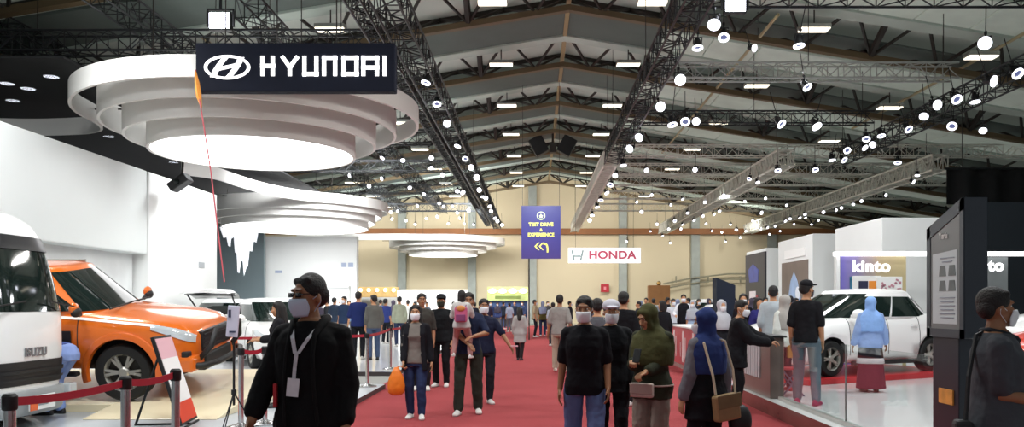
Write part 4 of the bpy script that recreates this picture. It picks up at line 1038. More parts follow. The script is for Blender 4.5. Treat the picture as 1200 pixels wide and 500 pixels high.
# ---------------------------------------------------------------- hatchback (one built, copies of it elsewhere)
def hatchback(name, label, paint):
    r = empty(name, label=label, cat='car')
    st = [(0,.50,.34,.62,0),(-.05,.66,.24,.70,.02),(-.16,.77,.2,.76,.04),(-.4,.815,.2,.84,.06),(-.75,.825,.2,.90,.06),(-1.1,.83,.2,.96,.04),(-1.6,.83,.2,.98,0),(-2.6,.83,.2,1.0,0),(-3.3,.82,.22,1.02,0),(-3.55,.78,.26,.98,0),(-3.66,.7,.32,.9,0),(-3.7,.55,.4,.8,0)]
    pt = shell(st, 'body', paint, r, [(-.72,.30),(-3.17,.30)], .345)
    S = green(dict(z=(.92,1.37), f=(-.74,-1.72), r=(-3.64,-3.12), w=(.775,.59), crown=.085), 'roof', paint, r)
    end_patch(S, True, .90, .86, .06, .97).build('windscreen', m_carglass, r, smooth=True)
    end_patch(S, False, .86, .82, .3, .93).build('rear_window', m_carglass, r, smooth=True)
    for s in (-1, 1):
        side_patch(S, s, .06, .84, .04, .76, .1, .86).build('side_window', m_carglass, r, smooth=True)
        side_patch(S, s, -.70, .02, -.56, .01, .1, .86).build('side_window', m_carglass, r, smooth=True)
        side_patch(S, s, -.82, -.72, -.70, -.60, .45, .80).build('quarter_window', m_carglass, r, smooth=True)
        MB().ell((-1.2, s*.92, 1.02), (.07,.12,.075), seg=14, st=8).cyl((-1.2,s*.78,.98),(-1.2,s*.88,1.0),.025).build('mirror', paint, r, smooth=True)
        for x in (-1.12, -2.05, -2.85):
            MB().tube([Vector((x, s*(pt(x,k/2).y+.001), pt(x,k/2).z)) for k in range(6, 17)], .006, 5).build('door_seam', m_alud, r)
        MB().box((-1.85, s*.835, .82), (.16,.025,.03)).box((-2.7, s*.835, .83), (.16,.025,.03)).build('door_handle', paint, r, bevel=.008)
        lamp_patch(pt, s, -.02, -.5, 5.3, 7.6).build('headlamp', m_lampg, r, smooth=True)
        MB().prism([(-3.6,s*.62,.72),(-3.63,s*.76,.74),(-3.5,s*.80,.95),(-3.58,s*.62,.98)],(-.05,s*.01,0)).build('tail_lamp', m_redlamp, r, bevel=.01)
        for ax in (-.72, -3.17): wheel(r, ax, s*.72, .29, .29, .19, s, spokes=5)
        MB().box2((-2.7, s*.80, .17), (-1.15, s*.85, .24)).build('sill_skirt', m_plast, r, bevel=.015)
    MB().box2((-.03,-.42,.36),(.02,.42,.52)).build('grille', m_plast, r, bevel=.02)
    return r
def recolor(root, new):
    for o in bpy.data.objects:
        if o.parent == root:
            for sl in o.material_slots:
                if sl.material == m_wpaint: sl.link = 'OBJECT'; sl.material = new
hb_ = hatchback('hatchback_car', 'white hatchback on a red plinth behind the woman in the light blue headscarf', m_wpaint)
hd = math.radians(208)
hb_.rotation_euler = (0,0,hd); hb_.location = (4.02, 14.3, .3); hb_.scale = (1.06,)*3
pl = empty('car_plinth', (4.02, 14.3, .2), hd, 'low red display plinth below the white hatchback', 'plinth')
MB().box2((-4.1,-1.05,0),(.0,1.05,.1)).build('slab', M('plinth_red', 'c22a30', .35), pl, bevel=.01)
def exec_cars():
    # copies (made after every part of the first one exists)
    for loc, a, sc, lab, paint in (
        ((4.85, 19.15, .1), 180, 1.0, 'white car just behind the hatchback, only its windows showing above the bonnet', None),
        ((-5.3, 18.3, .08), -58, 1.12, 'white car angled towards the carpet behind the woman on her phone', None),
        ((4.45, 29.2, .1), 182, 1.0, 'white car behind the crowd at the red counters', None),
        ((7.5, 12.9, .2), 185, 1.0, 'red car showing behind the man in the grey polo', m_redp),
        ((8.95, 15.45, .2), 180, 1.3, 'white car under the half hidden sign, behind the red car', None),
        ((4.9, 35.0, .1), 190, 1.15, 'white car in the far crowd before the black poster', None)):
        c = dup(hb_, loc, (0,0,math.radians(a)), lab, scale=sc)
        if paint: recolor(c, paint)
    # car facing away with its tailgate raised
    tgc = dup(hb_, (-9.0, 26.6, .08), (0,0,math.radians(90)), 'white car facing away with its dark tailgate raised behind the orange bonnet', scale=1.12)
    tg = MB(); 
    prof = [(-3.22,1.44),(-3.45,1.55),(-3.8,1.60),(-4.1,1.56)]
    rs = []
    for (x, z), w in zip(prof, (.56,.62,.66,.6)):
        rs.append([Vector((x,-w,z)),Vector((x,-w*.85,z+.07)),Vector((x,0,z+.1)),Vector((x,w*.85,z+.07)),Vector((x,w,z)),Vector((x,0,z+.03))])
    tg.rings(rs).build('tailgate', m_wpaint, tgc, auto=True)
    MB().prism([(-3.4,-.5,1.535),(-3.4,.5,1.535),(-4.02,.5,1.555),(-4.02,-.5,1.555)],(0,0,-.02)).build('tailgate_lining', m_plast, tgc)
    for e_ in (-1, 1): MB().cyl((-3.3,e_*.5,1.2),(-3.75,e_*.55,1.55),.02).build('gas_strut', m_plast, tgc)
# ================================================================ PEOPLE
m_skin = M('skin', 'b98763', .55, noise_s=5, noise_a=.06)
m_skin2 = M('skin_dark', '9a6a4a', .55, noise_s=5, noise_a=.06)
m_hair = M('hair_black', '15110f', .6, noise_s=30, noise_a=.3, bump=.5, bump_s=90)
m_mask = M('mask_white', 'e9ebf0', .8, noise_s=14, noise_a=.04)
m_maskb = M('mask_blue', 'c4cee0', .8, noise_s=14, noise_a=.04)
m_lace = M('shoe_sole', 'd8d6d0', .7)
m_eye = M('eye_white', 'e6e0d8', .3); m_iris = M('iris', '1c120c', .2); m_lip = M('lips', '8d5548', .5)
TORSO = {'m': [(.80,.150,.112,.0),(.88,.172,.122,.0),(.96,.168,.120,.0),(1.05,.152,.110,.0),(1.15,.156,.110,-.005),(1.26,.166,.116,-.008),(1.34,.168,.108,0),(1.395,.142,.088,.008),(1.445,.088,.07,.012),(1.475,.062,.062,.012)],
         'f': [(.80,.150,.115,.0),(.88,.172,.126,.004),(.96,.162,.116,.0),(1.06,.130,.098,.0),(1.15,.134,.102,-.006),(1.25,.156,.124,-.02),(1.34,.148,.10,-.004),(1.395,.126,.082,.008),(1.445,.08,.066,.012),(1.475,.054,.056,.012)]}
def ik(a, t, l1, l2, pole):
    a = Vector(a); t = Vector(t); d = t-a; L = d.length; mx = (l1+l2)*.995
    if L > mx: d *= mx/L; L = mx; t = a+d
    if L < abs(l1-l2)+.02: L = abs(l1-l2)+.02
    u = d.normalized(); x = (l1*l1-l2*l2+L*L)/(2*L); h = math.sqrt(max(l1*l1-x*x, 0))
    p = Vector(pole)-u*Vector(pole).dot(u); p.normalize()
    return a+u*x+p*h, t
PEOPLE = []
def person(px, Y, H, face, label, floor=0., lod=1, sex='m', top=None, bottom=None, hair='short', hijab=None, cap=None, mask=None, shoes='d8d6d2',
           hands=None, feet=None, lean=0., twist=0., hyaw=0., hpitch=0., skin=None, wide=1., group=None, x=None, jacket=None, hips=(0,0,0), name='person', hairmat=None, elbow=None, side=0., fist=()):
    """stands at depth Y under image column px; face: 0 looks at the camera, 90 to the picture's right side, 180 away"""
    s = H/1.72; P = {}
    sh = (.158 if sex == 'm' else .140)*wide
    tor = TORSO[sex]
    hipc = Vector((hips[0], hips[1], .93+hips[2]))
    RU = Matrix.Rotation(math.radians(-lean), 3, 'X') if False else Matrix.Rotation(math.radians(lean), 3, 'X')
    RT = Matrix.Rotation(math.radians(twist), 3, 'Z'); RS = Matrix.Rotation(math.radians(side), 3, 'Y')
    def up(p):
        p = Vector(p); off = Vector((hips[0], hips[1], hips[2]))
        w = min(1, max(0, (p.z-.86)/.2))
        q = p+off
        r = hipc+RS @ (RU @ (RT @ (p-Vector((0,0,.93)))))
        return q.lerp(r, w)
    nb = Vector((0,.012,1.475))
    RH = Matrix.Rotation(math.radians(hyaw), 3, 'Z') @ Matrix.Rotation(math.radians(hpitch), 3, 'X')
    def hd(p): return up(nb+RH @ (Vector(p)-nb))
    def tring(z, infl=0., k=1., n=22, flat=0.):
        a = tor[0]
        if z <= tor[0][0]: rx, ry, oy = tor[0][1], tor[0][2], tor[0][3]
        elif z >= tor[-1][0]: rx, ry, oy = tor[-1][1:]
        else:
            for a, b in zip(tor[:-1], tor[1:]):
                if a[0] <= z <= b[0]:
                    t = (z-a[0])/(b[0]-a[0]); rx, ry, oy = [lerp(a[i], b[i], t) for i in (1,2,3)]; break
        rx = (rx*wide+infl)*k; ry = (ry*(.5+.5*wide)+infl)*k
        pw = 2/2.5
        return [up((rx*math.copysign(abs(math.cos(2*PI*i/n))**pw, math.cos(2*PI*i/n)), oy+ry*math.copysign(abs(math.sin(2*PI*i/n))**pw, math.sin(2*PI*i/n)), z)) for i in range(n)]
    # joints
    hands = hands or {}; feet = feet or {}; J = {}
    for k, sg in (('L', 1), ('R', -1)):
        S0 = up((sg*sh, .012, 1.378))
        W = hands.get(k, (sg*(sh+.06), -.03, .86)); W = Vector(W)
        pole = Vector((elbow or {}).get(k, (sg*.32, .9, -.2)))
        E, W = ik(S0, W, .285, .25, pole)
        hp = Vector((hips[0]+sg*.088, hips[1], .90+hips[2]))
        Fo = Vector(feet.get(k, (sg*.10, 0, .0)))
        A = Fo+Vector((0,.02,.085))
        K, A = ik(hp, A, .415, .41, Vector((sg*.12,-1,0)))
        J[k] = dict(S=S0, E=E, W=W, hip=hp, K=K, A=A, sg=sg, fd=Vector(((A-hp).x*.2+sg*.15, -1, 0)).normalized())
    # ---------- body
    B = MB()
    B.rings([tring(z) for z, *_ in tor])
    B.cap(up((0,.012,1.44)), .058, hd((0,.0,1.53)), .052)
    B.ell(hd((0,.012,1.622)), (.076,.094,.098), RH if not lean else None, 18, 12)
    B.ell(hd((0,-.022,1.555)), (.060,.070,.066), None, 16, 10); B.ell(hd((0,-.068,1.513)), (.028,.026,.022), None, 10, 8)
    B.cap(hd((0,-.083,1.615)), .011, hd((0,-.104,1.578)), .015, 10); B.ell(hd((.016,-.09,1.572)), (.011,.013,.009), None, 8, 6); B.ell(hd((-.016,-.09,1.572)), (.011,.013,.009), None, 8, 6)
    B.cap(hd((-.04,-.076,1.642)), .011, hd((.04,-.076,1.642)), .011, 8)
    for e in (-1, 1):
        if not hijab: B.ell(hd((e*.078,.012,1.592)), (.012,.024,.032), None, 10, 8)
        B.ell(hd((e*.042,-.062,1.585)), (.024,.022,.02), None, 10, 8)
    for k, j in J.items():
        sg = j['sg']
        B.cap(up((sg*.06,.012,1.405)), .046, j['S'], .05); B.cap(j['S'], .05, j['E'], .041); B.cap(j['E'], .041, j['W'], .027)
        B.cap(j['hip']+Vector((sg*.01,0,0)), .088, j['K'], .055); B.cap(j['K'], .055, j['K'].lerp(j['A'], .35)+Vector((0,.012,0)), .056); B.cap(j['K'].lerp(j['A'], .35), .054, j['A'], .036)
        B.cap(j['A']-Vector((0,-.01,.04)), .036, j['A']+j['fd']*.13-Vector((0,0,.055)), .028)
        # hand
        d = (j['W']-j['E']).normalized(); 
        nrm = Vector((-sg, 0, 0)) if abs(d.z) > .6 else Vector((0, 0, -1)) 
        nrm = (nrm-d*nrm.dot(d)).normalized(); lat = d.cross(nrm).normalized()
        fwd = Vector((0,-1,0)) if abs(d.z) > .6 else Vector((-sg,0,.3))
        if lat.dot(fwd) < 0: lat = -lat
        pc = j['W']+d*.05
        if lod >= 2:
            rs = []
            for t, w, h in ((-.012,.026,.02),(.02,.036,.017),(.06,.043,.016),(.092,.041,.013)):
                c = j['W']+d*t; rs.append([c+lat*(w*math.cos(2*PI*i/12))+nrm*(h*math.sin(2*PI*i/12)) for i in range(12)])
            B.rings(rs)
            cl = 1.0 if k in fist else .38
            for o, L in ((-.030,.058),(-.010,.070),(.010,.076),(.030,.068)):
                b0 = j['W']+d*.088+lat*o; d1 = (d*math.cos(cl*.9)+nrm*math.sin(cl*.9)+lat*o*1.2).normalized(); d2 = (d*math.cos(cl*2.1)+nrm*math.sin(cl*2.1)).normalized()
                m = b0+d1*L*.55; B.cap(b0, .0098, m, .009, 8); B.cap(m, .009, m+d2*L*.5, .0075, 8)
            b0 = j['W']+d*.025+lat*.028; m = b0+(d*.7+lat*.6+nrm*.25).normalized()*.042
            B.cap(b0, .013, m, .011, 8); B.cap(m, .011, m+(d*.9+lat*.12+nrm*.35).normalized()*.034, .0085, 8)
        else:
            B.ell(pc, (.03,.03,.045), None, 8, 6)
            for o in (-.024,-.008,.008,.024): B.cap(pc+lat*o+d*.03, .012, pc+lat*o+d*.09+nrm*.03, .009, 6)
            B.cap(j['W']+lat*.02, .014, pc+lat*.05, .012, 6)
    vox = {1: .016, 2: .0085, 3: .0058}[lod]
    def fin(mb, nm, mat, par=None, v=None, it=3, disp=0.):
        mb.v = [tuple(Vector(q)*s) for q in mb.v]
        o = mb.build(nm, mat, par, smooth=True)
        md = o.modifiers.new('r', 'REMESH'); md.mode = 'VOXEL'; md.voxel_size = v or vox; md.use_smooth_shade = True
        md = o.modifiers.new('s', 'SMOOTH'); md.factor = .5; md.iterations = it
        if disp and lod >= 2:
            md = o.modifiers.new('d', 'DISPLACE'); md.texture = FOLD; md.strength = disp; md.mid_level = .5; md.texture_coords = 'LOCAL'
        return o
    root = fin(B, name, skin or m_skin)
    xx = X_at(px, Y) if x is None else x
    root.location = (xx, Y, floor); root.rotation_euler = (0, 0, math.radians(face))
    tag(root, label, 'person', group)
    vg = {1: .018, 2: .012, 3: .009}[lod]
    def raw(mb, nm, mat, par=None, smooth=True, **kw):
        mb.v = [tuple(Vector(q)*s) for q in mb.v]; return mb.build(nm, mat, par or root, smooth=smooth, **kw)
    # ---------- lower clothes
    if bottom:
        kind, col = bottom[0], bottom[1]; mt = cloth(col) if isinstance(col, str) else col
        T = MB()
        if kind == 'trousers':
            loose = bottom[2] if len(bottom) > 2 else 0.
            T.rings([tring(z, .012) for z in (.80,.88,.96,1.0)])
            for j in J.values():
                a = j['A']+(j['K']-j['A']).normalized()*.015
                T.cap(j['hip']+Vector((j['sg']*.012,0,-.01)), .1, j['K'], .076+loose*.6); T.cap(j['K']+Vector((0,.006,0)), .076+loose*.6, a, .060+loose)
            fin(T, 'trousers', mt, root, vg, 2, .02)
        else:                                           # skirt: (kind, colour, hem z, hem radius)
            hz, hr = bottom[2], bottom[3]
            z1 = 1.0; zz = [z1, .93, .85, .7, .5, .3, .1, 0.]; rs = []
            zz = [z for z in zz if z > hz]+[hz]
            for z in zz:
                t = (z1-z)/(z1-hz) if z1 > hz else 0; rx = lerp(.165, hr, t**.8); ry = lerp(.125, hr*.85, t**.8)
                rs.append([Vector((hips[0]+(rx*(1+.05*t*math.sin(7*2*PI*i/28)))*math.cos(2*PI*i/28), hips[1]+(ry*(1+.05*t*math.sin(7*2*PI*i/28)))*math.sin(2*PI*i/28), z+hips[2])) for i in range(28)])
            T.rings(rs); fin(T, 'skirt', mt, root, vg, 2)
    # ---------- upper clothes: (colour, sleeve 0..2, hem z, inflate, name)
    def garment(spec, nm, extra=0.):
        col, sl, hem, inf = spec[:4]; mt = cloth(col) if isinstance(col, str) else col
        T = MB(); zs = [z for z in (.40,.55,.68,.80,.88,.96,1.05,1.15,1.26,1.34,1.40) if z > hem+.02]; zs = [hem]+zs
        rs = []
        for z in zs:
            fl = inf+max(0, .95-z)*.10
            rs.append(tring(z, fl))
        rs.append(tring(1.437, inf*.8, 1.0)); rs.append(tring(1.462, inf*.45, 1.0))
        T.rings(rs)
        for j in J.values():
            sg = j['sg']
            q_ = .9 if sl > 0 else .3; T.cap(up((sg*.06,.012,1.402)), .046+inf*q_*.9, j['S'], .051+inf*q_)
            if sl > 0: T.cap(j['S'], .051+inf*.9, j['S'].lerp(j['E'], min(sl, 1)), .046+inf*1.25)
            if sl > 1:
                a = j['E'].lerp(j['W'], min(sl-1, 1)*.97); T.cap(j['E'], .046+inf*1.25, a, .034+inf*1.2)
        return fin(T, nm, mt, root, vg, 2, .016+inf*.3)
    if top: garment(top, top[4] if len(top) > 4 else 'shirt')
    if jacket:
        g = garment(jacket, jacket[4] if len(jacket) > 4 else 'jacket')
    # ---------- shoes
    if shoes:
        mt = M('shoe_'+shoes, shoes, .6, noise_s=12)
        for j in J.values():
            A = j['A']; fd = j['fd']; lt = Vector((-fd.y, fd.x, 0)); zf = A.z-.085; rs = []
            for t, w, h in ((-.075,.024,.05),(-.06,.034,.085),(-.02,.038,.10),(.04,.042,.085),(.10,.046,.062),(.16,.042,.05),(.195,.026,.036)):
                c = Vector((A.x, A.y, zf+.004))+fd*t
                rs.append([c+lt*w*.9, c+lt*w+Vector((0,0,.022)), c+lt*w*.85+Vector((0,0,h*.7)), c+lt*w*.3+Vector((0,0,h)), c-lt*w*.3+Vector((0,0,h)), c-lt*w*.85+Vector((0,0,h*.7)), c-lt*w+Vector((0,0,.022)), c-lt*w*.9])
            raw(MB().rings(rs), 'shoe', mt)
    # ---------- head wear
    hm = hairmat or m_hair
    if hair and not hijab:
        h = MB(); h.ell(hd((0,.024,1.648)), (.087,.096,.092), None, 20, 14); h.ell(hd((0,.055,1.605)), (.078,.062,.07), None, 16, 10)
        h.cap(hd((-.045,-.036,1.690)), .024, hd((.05,-.032,1.694)), .026, 10)
        if hair == 'long':
            h.cap(hd((0,.055,1.62)), .085, up((0,.085,1.34)), .075); 
            for e in (-1,1): h.cap(hd((e*.066,.02,1.66)), .034, up((e*.085,-.01,1.38)), .035)
        if hair == 'bob':
            h.cap(hd((0,.05,1.62)), .085, hd((0,.05,1.49)), .07)
            for e in (-1,1): h.cap(hd((e*.066,.015,1.66)), .032, hd((e*.07,.0,1.49)), .03)
        if hair == 'bun': h.ell(hd((0,.12,1.68)), (.05,.045,.05), None, 10, 8)
        fin(h, 'hair', hm, root, max(.0075, vox), 1)
    if hijab:
        mt = cloth(hijab); h = MB()
        h.ell(hd((0,.032,1.635)), (.1,.105,.112), None, 20, 14); h.cap(hd((-.04,-.044,1.688)), .028, hd((.04,-.044,1.688)), .028, 10)
        for e in (-1,1): h.cap(hd((e*.06,-.03,1.67)), .033, hd((e*.05,-.045,1.515)), .034, 10)
        h.cap(hd((-.03,-.05,1.492)), .035, hd((.03,-.05,1.492)), .035, 10); h.cap(hd((0,.03,1.56)), .085, up((0,.02,1.44)), .085)
        rs = []
        for z, rx, ry, oy in ((1.50,.085,.085,.01),(1.45,.13,.105,.01),(1.39,.195,.14,.005),(1.30,.215,.165,.0),(1.17,.21,.178,-.005),(1.10,.2,.17,-.005)):
            rs.append([up((rx*wide*math.cos(2*PI*i/22)*(1+.04*math.sin(5*2*PI*i/22)), oy+ry*math.sin(2*PI*i/22), z)) for i in range(22)])
        for j in J.values(): h.cap(up((j['sg']*.05,.012,1.412)), .056, j['S']-Vector((0,0,.008)), .074)
        h.rings(rs); fin(h, 'headscarf', mt, root, max(.009, vox), 9, .016)
    if cap:
        mt = cloth(cap); h = MB(); h.ell(hd((0,.012,1.672)), (.094,.11,.072), None, 20, 12)
        h.ell(hd((0,-.115,1.668)), (.075,.075,.012), None, 16, 8); fin(h, 'cap', mt, root, max(.007, vox*.7), 1)
    if mask:
        mt = m_mask if mask == 'w' else m_maskb if mask == 'b' else cloth(mask)
        def mf(u, v):
            sv = math.sin(PI*min(1, max(0, .12+.8*v))); az = math.radians((-74+148*u)*(.72+.28*sv)); z = 1.496+.097*v+.006*math.cos(az)*(v-.5)
            fr = [.100,.117,.127,.131,.120]; q = min(v*4, 3.999); i = int(q); fy = lerp(fr[i], fr[i+1], q-i)
            x_ = (.062+.014*v)*math.sin(az)/math.sin(math.radians(76)); y_ = -.014-(fy-.014-.016)*math.cos(az)**.85-.016*math.exp(-(az/.45)**2)
            return hd((x_, y_, z))
        raw(MB().grid(mf, 18, 8), 'face_mask', mt, solid=.004)
        if lod >= 2 and not hijab:
            lp = MB()
            for e in (-1,1):
                lp.tube([hd((e*.074,-.025,1.59)), hd((e*.083,-.005,1.605)), hd((e*.086,.02,1.60)), hd((e*.083,.02,1.57)), hd((e*.074,-.02,1.52))], .0022, 5)
            raw(lp, 'ear_loop', mt)
    if lod >= 2:
        for e in (-1,1):
            ey = MB(); ir = MB(); br = MB()
            ey.ell(hd((e*.031,-.0665,1.618)), (.0145,.0095,.0075), None, 10, 6); ir.ell(hd((e*.031,-.0745,1.618)), (.0062,.004,.0065), None, 8, 6)
            br.cap(hd((e*.016,-.090,1.643)), .0045, hd((e*.048,-.079,1.645)), .004, 6)
            raw(ey, 'eye', m_eye); raw(ir, 'iris', m_iris); raw(br, 'eyebrow', hm)
        if not mask:
            raw(MB().cap(hd((-.02,-.090,1.542)), .006, hd((.02,-.090,1.542)), .006, 8), 'lips', m_lip)
    root['_s'] = s
    PEOPLE.append(root)
    return root, J, up, hd, s
FOLD = bpy.data.textures.new('fold', 'CLOUDS'); FOLD.noise_scale = .11; FOLD.noise_depth = 2
def finish():
    """turn every modifier stack into plain mesh data"""
    bpy.context.view_layer.update(); dg = bpy.context.evaluated_depsgraph_get(); todo = []
    for o in list(bpy.data.objects):
        if o.type == 'MESH' and o.modifiers: todo.append((o, bpy.data.meshes.new_from_object(o.evaluated_get(dg), preserve_all_data_layers=True, depsgraph=dg)))
    for o, me in todo:
        old = o.data; nm = old.name; o.modifiers.clear(); o.data = me
        if old.users == 0: bpy.data.meshes.remove(old)
        me.name = nm
    for k in CUT: bpy.data.objects.remove(k)
    CUT.clear()
def child(root, mb, name, mat, smooth=True, **kw):
    s = root['_s']; mb.v = [tuple(Vector(q)*s) for q in mb.v]; return mb.build(name, mat, root, smooth=smooth, **kw)
def held(root, mb_parts, name, label, cat):
    """a thing carried by a person: own top-level object in the person's frame"""
    s = root['_s']; e = empty(name, root.location, root.rotation_euler.z, label, cat)
    for nm, mb, mat, kw in mb_parts:
        mb.v = [tuple(Vector(q)*s) for q in mb.v]; mb.build(nm, mat, e, **kw)
    # move the empty to the object's base
    return e
# ---------------------------------------------------------------- the people of the photograph
DEN = 'sc'
# 1 man in the black jacket
r, J, up, hd, s = person(364, 4.6, 1.71, 0, 'person in an open black jacket with white lanyard and pale blue mask', lod=3, wide=1.06, top=('141416', 1.0, .62, .010), jacket=('121214', 1.75, .70, .020),
    bottom=('trousers', '15161a', .02), shoes='1c1c1e', mask='b', hyaw=-32, hpitch=4, hands={'R': (-.30,-.12,.90), 'L': (.22,-.09,.86)}, feet={'L': (.11,-.12,0), 'R': (-.1,.16,0)}, skin=m_skin2, twist=-6)
g = MB()
for e in (-1, 1):
    g.box(hd((e*.033,-.091,1.616)), (.042,.004,.026), Matrix.Rotation(math.radians(-32),3,'Z')); g.tube([hd((e*.058,-.09,1.622)), hd((e*.083,-.03,1.62)), hd((e*.086,.02,1.61))], .003, 5)
g.tube([hd((-.012,-.1,1.62)), hd((.012,-.1,1.62))], .003, 5)
child(r, g, 'glasses', M('glasses_black', '0d0d10', .2))
l = MB()
for e in (-1, 1):
    pts = [up((e*.072,.0,1.475)), up((e*.075,-.085,1.43)), up((e*.045,-.150,1.37)), up((e*.008-.018,-.160,1.285))]
    rs = [[p+Vector((-.011,0,0)), p+Vector((.011,0,0)), p+Vector((.011,.004,0)), p+Vector((-.011,.004,0))] for p in pts]; l.rings(rs)
pts = [up((-.018,-.161,1.285)), up((-.026,-.165,1.21)), up((-.03,-.168,1.15))]; l.rings([[p+Vector((-.01,0,0)), p+Vector((.01,0,0)), p+Vector((.01,.004,0)), p+Vector((-.01,.004,0))] for p in pts])
child(r, l, 'lanyard', M('lanyard', 'c9c9cf', .7, noise_s=40, noise_a=.3), smooth=False)
b = MB().box(up((-.034,-.170,1.10)), (.066,.006,.1), Matrix.Rotation(.1,3,'Y')); child(r, b, 'badge', M('badge', 'dfe0e6', .4, noise_s=30, noise_a=.1), smooth=False)
# collar and open front edge of the jacket
c = MB()
for e in (-1, 1): c.tube([up((0,.085,1.47)), up((e*.075,.06,1.475)), up((e*.085,-.03,1.455)), up((e*.07,-.12,1.39)), up((e*.075,-.165,1.28)), up((e*.085,-.175,1.1)), up((e*.09,-.17,.9)), up((e*.1,-.165,.72))], [.022,.028,.026,.016,.012,.011,.011,.011], 8)
child(r, c, 'jacket_edge', cloth('121214'))
w = MB().box(up((-.155,-.125,1.05)), (.02,.02,.13)); child(r, w, 'red_tab', M('tab_red', 'b8202a', .6), smooth=False)

# 2 woman with the orange bag
r, J, up, hd, s = person(487, 11.0, 1.53, 0, 'person in a black blazer and blue jeans carrying an orange bag', lod=2, sex='f', wide=1.12, top=('77706a', 1.2, .84, .012, 'blouse'), bottom=('trousers', '2a3658'), hijab=None, hair='long', mask='w',
    hands={'R': (-.16,-.18,.82), 'L': (.25,-.05,.86)}, feet={'L': (.10,-.08,0), 'R': (-.08,.02,0)}, fist=('R',))
T = MB()
for e in (-1, 1):   # open blazer: one front panel each side, back panel and sleeves
    rs = []
    for z, x0, y0 in ((1.43,.07,-.075),(1.30,.075,-.14),(1.10,.085,-.13),(.90,.10,-.145),(.74,.115,-.15)):
        rs.append([up((e*x0,y0-.012,z)), up((e*(x0+.08),y0+.005,z)), up((e*.19,-.04,z)), up((e*.195,.04,z)), up((e*.12,.13,z)), up((e*.0,.145,z)), up((e*.0,.10,z)), up((e*.14,.05,z)), up((e*(x0+.02),y0+.02,z))])
    T.rings(rs)
    j = J['L' if e > 0 else 'R']; T.cap(up((e*.09,.012,1.40)), .066, j['S'], .072); T.cap(j['S'], .072, j['E'], .06); T.cap(j['E'], .06, j['E'].lerp(j['W'], .85), .05)
T.v = [tuple(Vector(q)*s) for q in T.v]; o = T.build('blazer', cloth('17171d'), r, smooth=True)
md = o.modifiers.new('r', 'REMESH'); md.mode = 'VOXEL'; md.voxel_size = .011; md.use_smooth_shade = True; md = o.modifiers.new('s', 'SMOOTH'); md.iterations = 2
W = J['R']['W']
bag = MB(); rs = []
for t, w, d in ((0,.03,.02),(-.06,.06,.05),(-.16,.11,.07),(-.28,.13,.08),(-.38,.12,.07),(-.42,.07,.04)):
    rs.append([Vector((W.x-.10+w*math.cos(2*PI*i/16)*(1+.1*math.sin(3*i))-.0*t, W.y-.02+d*math.sin(2*PI*i/16), W.z-.08+t)) for i in range(16)])
bag.rings(rs)
held(r, [('sack', bag, M('bag_orange', 'ee7f1e', .45, noise_s=9, noise_a=.2, bump=.5, bump_s=18), dict(smooth=True)),
         ('handle', MB().tube([Vector((W.x-.10,W.y-.02,W.z-.09)), Vector((W.x-.04,W.y-.03,W.z-.06)), Vector((W.x+.0,W.y-.03,W.z-.08))], .01, 6), MATS['bag_orange'], {})], 'plastic_bag', 'crumpled orange plastic bag hanging from the hand of the black-blazer person', 'bag')

# 3 man carrying a child
r, J, up, hd, s = person(549, 11.4, 1.70, 0, 'person in navy top and olive trousers carrying a child with a pink backpack', lod=2, top=('1f2740', .9, .86, .012), bottom=('trousers', '2f332c', .012), shoes='d9d6d0', mask=None,
    hands={'R': (.02,-.30,1.02), 'L': (.10,-.32,1.12)}, elbow={'L': (.9,.3,-.4), 'R': (-.9,.3,-.4)}, feet={'L': (.13,.10,0), 'R': (-.14,-.10,0)}, hyaw=6, skin=m_skin2)
# the child on the chest, seen from behind
r2, J2, up2, hd2, s2 = person(541, 11.08, 1.0, 180, 'child held on the chest of the navy-top person, back turned', floor=.735, lod=2, sex='f', top=('c9c6c2', 1.6, .84, .016), bottom=('trousers', 'b98a86', .0), hair='bob', shoes='e8e4e0',
    hands={'L': (.14,-.30,1.22), 'R': (-.14,-.30,1.25)}, feet={'L': (.2,-.16,.16), 'R': (-.2,-.1,.12)}, wide=1.15, hyaw=20)
bp = MB().box((0,.185,1.16),(.3,.14,.36)); st_ = MB().box((0,.262,1.08),(.22,.03,.16)); fl_ = MB().ell((0,.245,1.30),(.11,.04,.07))
held(r2, [('bag', bp, M('backpack_pink', 'c25b7e', .6, noise_s=8), dict(bevel=.03)), ('pocket', st_, M('backpack_plum', '7d3a66', .6, noise_s=8), dict(bevel=.01)), ('flap', fl_, M('backpack_orange', 'd08a4a', .6), dict(smooth=True)),
          ('strap', MB().tube([(-.1,.13,1.33),(-.12,.02,1.43),(-.11,-.1,1.35)],.014,6).tube([(.1,.13,1.33),(.12,.02,1.43),(.11,-.1,1.35)],.014,6), MATS['backpack_plum'], {})], 'backpack', 'small pink and orange backpack worn by the carried child', 'backpack')
# person just behind with an arm out, holding a phone
r, J, up, hd, s = person(567, 12.6, 1.62, 12, 'person in dark navy behind the parent, one arm held out with a phone', lod=2, top=('1c2036', .9, .84, .014), bottom=('trousers', '23242a'), shoes='c9c6c2', hands={'L': (.42,-.22,.93), 'R': (-.26,-.03,.87)}, mask='w', skin=m_skin2)
W = J['L']['W']; held(r, [('case', MB().box((W.x+.06,W.y-.05,W.z+.0),(.12,.05,.02)), M('phone_pink', 'd9a7b4', .4), dict(bevel=.004))], 'phone', 'pale pink phone in the outstretched hand beyond the child', 'phone')
